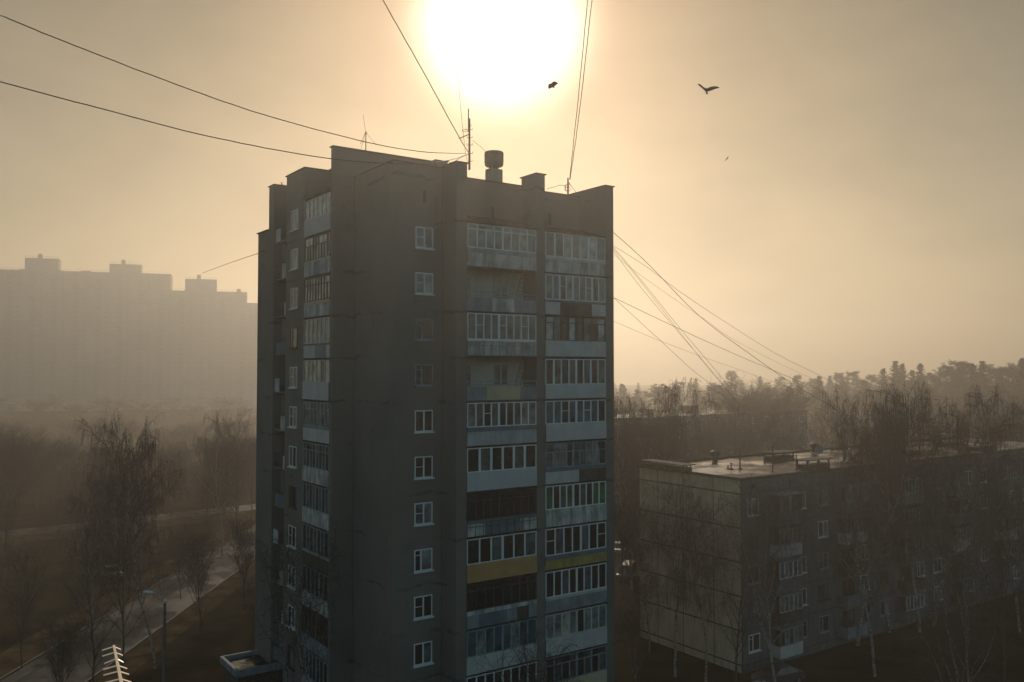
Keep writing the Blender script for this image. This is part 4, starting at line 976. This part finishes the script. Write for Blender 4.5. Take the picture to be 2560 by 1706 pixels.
# ------------------------------------------------------------------ parked cars
def make_car(loc, rz, col, label, van=False, est=False):
    body = mat('car_paint_%d' % len(MATS), col, .28, .03, 2, spec=.7); gl = g_dark
    t = thing('parked_car', (0, 0, 0), label, 'car', 'parked cars')
    L, Wd = 4.3, .84
    prof = [(-2.15, .35), (-2.17, .62), (-2.05, .92), (-1.2, 1.0), (1.35, .98), (2.02, .93), (2.13, .7), (2.15, .35)] if not van else [(-2.15, .35), (-2.2, .8), (-2.1, 1.05), (-1.5, 1.12), (2.1, 1.1), (2.18, .7), (2.16, .35)]
    # lower body: lofted sections across the width with tumblehome
    mb = MB(); secs_ = [(-1, .94), (-.93, 1.0), (.93, 1.0), (1, .94)]
    rings = []
    for sy, sc in secs_:
        rings.append([Vector((x*(.985 if abs(sy) == 1 else 1), sy*Wd, .35+(z-.35)*(sc if z > .5 else 1))) for x, z in prof])
    for i in range(3):
        for j in range(len(prof)-1): mb.poly([rings[i][j], rings[i][j+1], rings[i+1][j+1], rings[i+1][j]], body)
    mb.poly(rings[0], body); mb.poly(rings[-1][::-1], body)
    for i in range(3): mb.poly([rings[i][-1], rings[i][0], rings[i+1][0], rings[i+1][-1]], tyre_m)
    mb.build('body', t)
    if van: cab = [(-1.45, 1.1), (-.75, 1.85), (2.0, 1.88), (2.08, 1.1)]
    else: cab = [(-1.15, .97), (-.45, 1.42), (.85, 1.44), (1.55, .97)]
    top = cab[1][1]
    def sec(x0, x1, inset): return [Vector((x0, -Wd+.06, cab[0][1])), Vector((x0, Wd-.06, cab[0][1]))]
    A, B, Cc, D_ = [Vector((x, 0, z)) for x, z in cab]; wi = Wd-.06; wt = Wd-.22
    def s_(v, w_): return [Vector((v.x, -w_, v.z)), Vector((v.x, w_, v.z))]
    a_, b_, c_, d_ = s_(A, wi), s_(B, wt), s_(Cc, wt), s_(D_, wi)
    mb = MB(); mb.poly([b_[0], b_[1], b_[1]+Z*.03+Vector((.1, 0, 0)), b_[0]+Z*.03+Vector((.1, 0, 0))], body)
    mb.hexa([b_[0], c_[0], c_[1], b_[1], b_[0]+Vector((.1, .06, .06)), c_[0]+Vector((-.1, .06, .06)), c_[1]+Vector((-.1, -.06, .06)), b_[1]+Vector((.1, -.06, .06))], body)
    for s0 in (0, 1):
        for (lo, hi) in ((a_, b_), (c_, d_)): mb.tube([lo[s0], hi[s0]], .035, body, 4)
        m0 = (a_[s0]+d_[s0])/2; m1_ = (b_[s0]+c_[s0])/2; mb.tube([m0, m1_], .035, body, 4)
    mb.build('roof', t)
    for nm, q in (('windscreen', (a_[0], a_[1], b_[1], b_[0])), ('rear_window', (d_[1], d_[0], c_[0], c_[1])), ('side_window', (a_[0], b_[0], c_[0], d_[0])), ('side_window', (a_[1], d_[1], c_[1], b_[1]))):
        mb = MB(); mb.poly(q, gl); mb.build(nm, t)
    for x in (-1.35, 1.35):
        for s0 in (-1, 1):
            mb = MB(); n = 14; ring = []
            mb.tube([(x, s0*(Wd-.17), .32), (x, s0*(Wd+.01), .32)], .32, tyre_m, 14); wh = mb.build('wheel', t)
            mb = MB(); mb.tube([(x, s0*(Wd-.02), .32), (x, s0*(Wd+.025), .32)], .19, rim_m, 10); mb.build('rim', wh)
    for s0 in (-1, 1):
        mb = MB(); mb.hexa([Vector((-2.18, s0*.62-.16, .62)), Vector((-2.02, s0*.62-.16, .62)), Vector((-2.02, s0*.62+.16, .62)), Vector((-2.18, s0*.62+.16, .62)), Vector((-2.14, s0*.62-.16, .78)), Vector((-2.0, s0*.62-.16, .78)), Vector((-2.0, s0*.62+.16, .78)), Vector((-2.14, s0*.62+.16, .78))], g_white); mb.build('headlight', t)
        mb = MB(); mb.hexa([Vector((2.06, s0*.66-.12, .7)), Vector((2.17, s0*.66-.12, .7)), Vector((2.17, s0*.66+.12, .7)), Vector((2.06, s0*.66+.12, .7)), Vector((2.0, s0*.66-.12, .88)), Vector((2.12, s0*.66-.12, .88)), Vector((2.12, s0*.66+.12, .88)), Vector((2.0, s0*.66+.12, .88))], rust); mb.build('tail_light', t)
        mb = MB(); mb.hexa([Vector((-.98, s0*.86-.04, .95)), Vector((-.86, s0*.86-.04, .95)), Vector((-.86, s0*.86+.1*s0, .95)), Vector((-.98, s0*.86+.1*s0, .95)), Vector((-.98, s0*.86-.04, 1.08)), Vector((-.86, s0*.86-.04, 1.08)), Vector((-.86, s0*.86+.1*s0, 1.08)), Vector((-.98, s0*.86+.1*s0, 1.08))], tyre_m); mb.build('wing_mirror', t)
    t.location = loc; t.rotation_euler = (0, 0, rz); return t
make_car((-47.9, 105.4, .012), R(125), (.02, .025, .03), 'dark car with glinting windscreen parked beside the left road')
make_car((13.6, 104.5, .02), R(70), (.03, .032, .035), 'dark car parked in the gap right of the tower', van=True)
make_car((14.6, 119.5, .02), R(80), (.16, .165, .17), 'grey car parked farther back in the gap right of the tower')
make_car((21.2, 70.3, .02), R(28), (.05, .05, .055), 'dark car in the shade at the foot of the gable corner')
make_car((18.2, 66.0, .02), R(30), (.28, .28, .29), 'grey car nearest the bottom edge before the low block')
# ------------------------------------------------------------------ street lamp
lx, ly = pt(412, 1498, 64).x, 64.0; zl = pt(412, 1498, 64).z
lamp = thing('street_lamp', (lx, ly, 0), 'unlit street lamp with single arm on a concrete pole beside the left road', 'street lamp')
mb = MB(); mb.tube([(lx, ly, -.1), (lx, ly, zl-.25)], [.17, .10], pole_m, 10); mb.build('pole', lamp)
mb = MB(); mb.tube([(lx, ly, zl-.30), (lx, ly, zl-.18), (lx, ly, zl)], [.15, .16, .03], lampm, 10); mb.build('pole_cap', lamp)
hx = pt(371, 1481, 64)
mb = MB(); mb.tube([(lx, ly, zl-.22), (lx-.5, ly, zl+.05), (hx.x+.25, ly, hx.z-.02)], .032, pole_m, 6); mb.build('arm', lamp)
mb = MB(); mb.tube([(hx.x+.35, ly, hx.z-.05), (hx.x+.1, ly, hx.z), (hx.x-.25, ly, hx.z+.03), (hx.x-.42, ly, hx.z+.03)], [.05, .13, .12, .03], lampm, 8); mb.build('lamp_head', lamp)
# ------------------------------------------------------------------ yagi antenna near the camera
ant_tip = pt(285, 1618, 9.0); ant_end = pt(304, 1712, 8.0)
AD = (ant_end-ant_tip).normalized(); ya = thing('yagi_antenna', ant_end+AD*.9, 'pale yagi television antenna with swept elements at the bottom left', 'antenna')
mb = MB(); bb = [ant_tip-AD*.03, ant_end+AD*1.2]; sd_ = AD.cross(Z).normalized()
mb.hexa([bb[0]-sd_*.011-Z*.012, bb[1]-sd_*.019-Z*.012, bb[1]+sd_*.019-Z*.012, bb[0]+sd_*.011-Z*.012, bb[0]-sd_*.011+Z*.012, bb[1]-sd_*.019+Z*.012, bb[1]+sd_*.019+Z*.012, bb[0]+sd_*.011+Z*.012], antenna_m); mb.build('boom', ya)
rows = [(285, 1618), (288, 1634), (292, 1650), (294, 1668), (297, 1682), (301, 1700), (305, 1718), (308, 1735)]
Ltot = (ant_end-ant_tip).length
for i, (x, y) in enumerate(rows):
    q = (y-1618)/(1712-1618); c = ant_tip.lerp(ant_end, 0)+AD*Ltot*q
    # invert perspective: place on the boom where it crosses that picture row
    d = ray(x, y); Yc = 14.0
    for _ in range(20):
        zc = CH+d.z*Yc/d.y; tt = (zc-ant_tip.z)/(ant_end.z-ant_tip.z); Yc = ant_tip.y+(ant_end.y-ant_tip.y)*q
        break
    for s0, dz, dl in ((-1, -.022, .100), (1, -.014, .093)):
        if i == 2: dl *= .85; dz *= 1.6
        e = c+sd_*0+Vector((s0*(dl+.006*i), AD.y*.055, dz)); mb = MB()
        n_e = (e-c).normalized(); wv = AD*.017; up_ = Vector((0, 0, .006))
        mb.hexa([c-wv, c+wv, e+wv, e-wv, c-wv+up_, c+wv+up_, e+wv+up_, e-wv+up_], antenna_m); mb.build('element', ya)
pe = ant_end+AD*.9
mb = MB(); mb.tube([(pe.x, pe.y, pe.z+.08), (pe.x, pe.y, 0)], .035, mast_m, 8); mb.build('mast', ya)
# ------------------------------------------------------------------ birds
def bird(c, span, heading, roll, dihedral, label, fold=.0, pitch=0, spin=0, chord=1.0):
    """crow in flight; body one closed mesh with wings and fanned tail"""
    mb = MB(); L = span*.42
    prof = [(-.56, .006, 0), (-.48, .035, 0), (-.36, .07, .004), (-.1, .115, 0), (.15, .10, 0), (.35, .05, 0), (.5, .03, 0)]
    mb.tube([Vector((0, -x*L, z*L)) for x, r_, z in prof], [r_*L*1.25 for x, r_, z in prof], bird_m, 8)
    tail = [(-.06, -.42), (-.17, -.72), (-.06, -.78), (.06, -.78), (.17, -.72), (.06, -.42)]
    up = [Vector((x*L, y*L, .010*L)) for x, y in tail]; dn = [Vector((x*L, y*L, -.010*L)) for x, y in tail]
    mb.poly(up[::-1], bird_m); mb.poly(dn, bird_m)
    for s in (-1, 1):
        hs = span/2*(1-fold)
        W_ = [(0.0, .20, -.30), (.30, .28, -.27), (.55, .26, -.26), (.80, .09, -.27), (.93, -.08, -.28), (1.0, -.22, -.30)]
        R1 = []; 
        for t_, le, te in W_:
            x = s*hs*t_; z = dihedral*hs*(t_**1.15)*(1 if t_ < .6 else 1-.15*(t_-.6)); R1.append((Vector((x, le*L*1.25*chord, z+.012*L*(1-t_))), Vector((x, te*L*1.25*chord, z-.01*L*(1-t_)))))
        for i in range(len(R1)-1):
            q = [R1[i][0], R1[i+1][0], R1[i+1][1], R1[i][1]]; off = Vector((0, 0, .012*span*.4))
            mb.poly([p+off for p in q], bird_m); mb.poly([p-off for p in q][::-1], bird_m)
            mb.poly([q[0]+off, q[1]+off, q[1]-off, q[0]-off], bird_m); mb.poly([q[3]+off, q[2]+off, q[2]-off, q[3]-off], bird_m)
    o = mb.build('bird', origin=(0, 0, 0)); o.location = c
    o.rotation_euler = (Matrix.Rotation(spin, 3, 'Y') @ Matrix.Rotation(heading, 3, 'Z') @ Matrix.Rotation(pitch, 3, 'X') @ Matrix.Rotation(roll, 3, 'Y')).to_euler()
    tag(o, label, 'bird', 'birds over the roofs'); return o
bird(pt(1765, 226, 38), .96, R(0), R(9), .62, 'larger bird with spread raised wings gliding right of the sun', pitch=R(48))
bird(pt(1381, 213, 34), .46, R(-14), R(10), .30, 'small bird with bent wings at the edge of the sun glare', fold=.08, pitch=R(78), spin=R(-32), chord=1.5)
bird(pt(1817, 398, 70), .52, R(20), R(-52), .18, 'tiny bird seen edge on below the larger one', pitch=R(4))
# ------------------------------------------------------------------ haze
hz = bpy.data.meshes.new('haze')
x0, x1, y0, y1, z0, z1 = -920, 920, -320, 1420, -1.0, 100.0
V8 = [(x0, y0, z0), (x1, y0, z0), (x1, y1, z0), (x0, y1, z0), (x0, y0, z1), (x1, y0, z1), (x1, y1, z1), (x0, y1, z1)]
hz.from_pydata(V8, [], [(0, 3, 2, 1), (4, 5, 6, 7), (0, 1, 5, 4), (1, 2, 6, 5), (2, 3, 7, 6), (3, 0, 4, 7)])
ho = bpy.data.objects.new('haze', hz); COL.objects.link(ho); ho['kind'] = 'stuff'
hm = bpy.data.materials.new('haze'); hm.use_nodes = True; ht = hm.node_tree; ht.nodes.clear()
ho_ = N(ht, 'ShaderNodeOutputMaterial'); pv = N(ht, 'ShaderNodeVolumePrincipled')
pv.inputs['Color'].default_value = (*FOG_COLOR, 1); pv.inputs['Density'].default_value = FOG_DENSITY; pv.inputs['Anisotropy'].default_value = FOG_G
ht.links.new(pv.outputs[0], ho_.inputs['Volume']); hz.materials.append(hm)
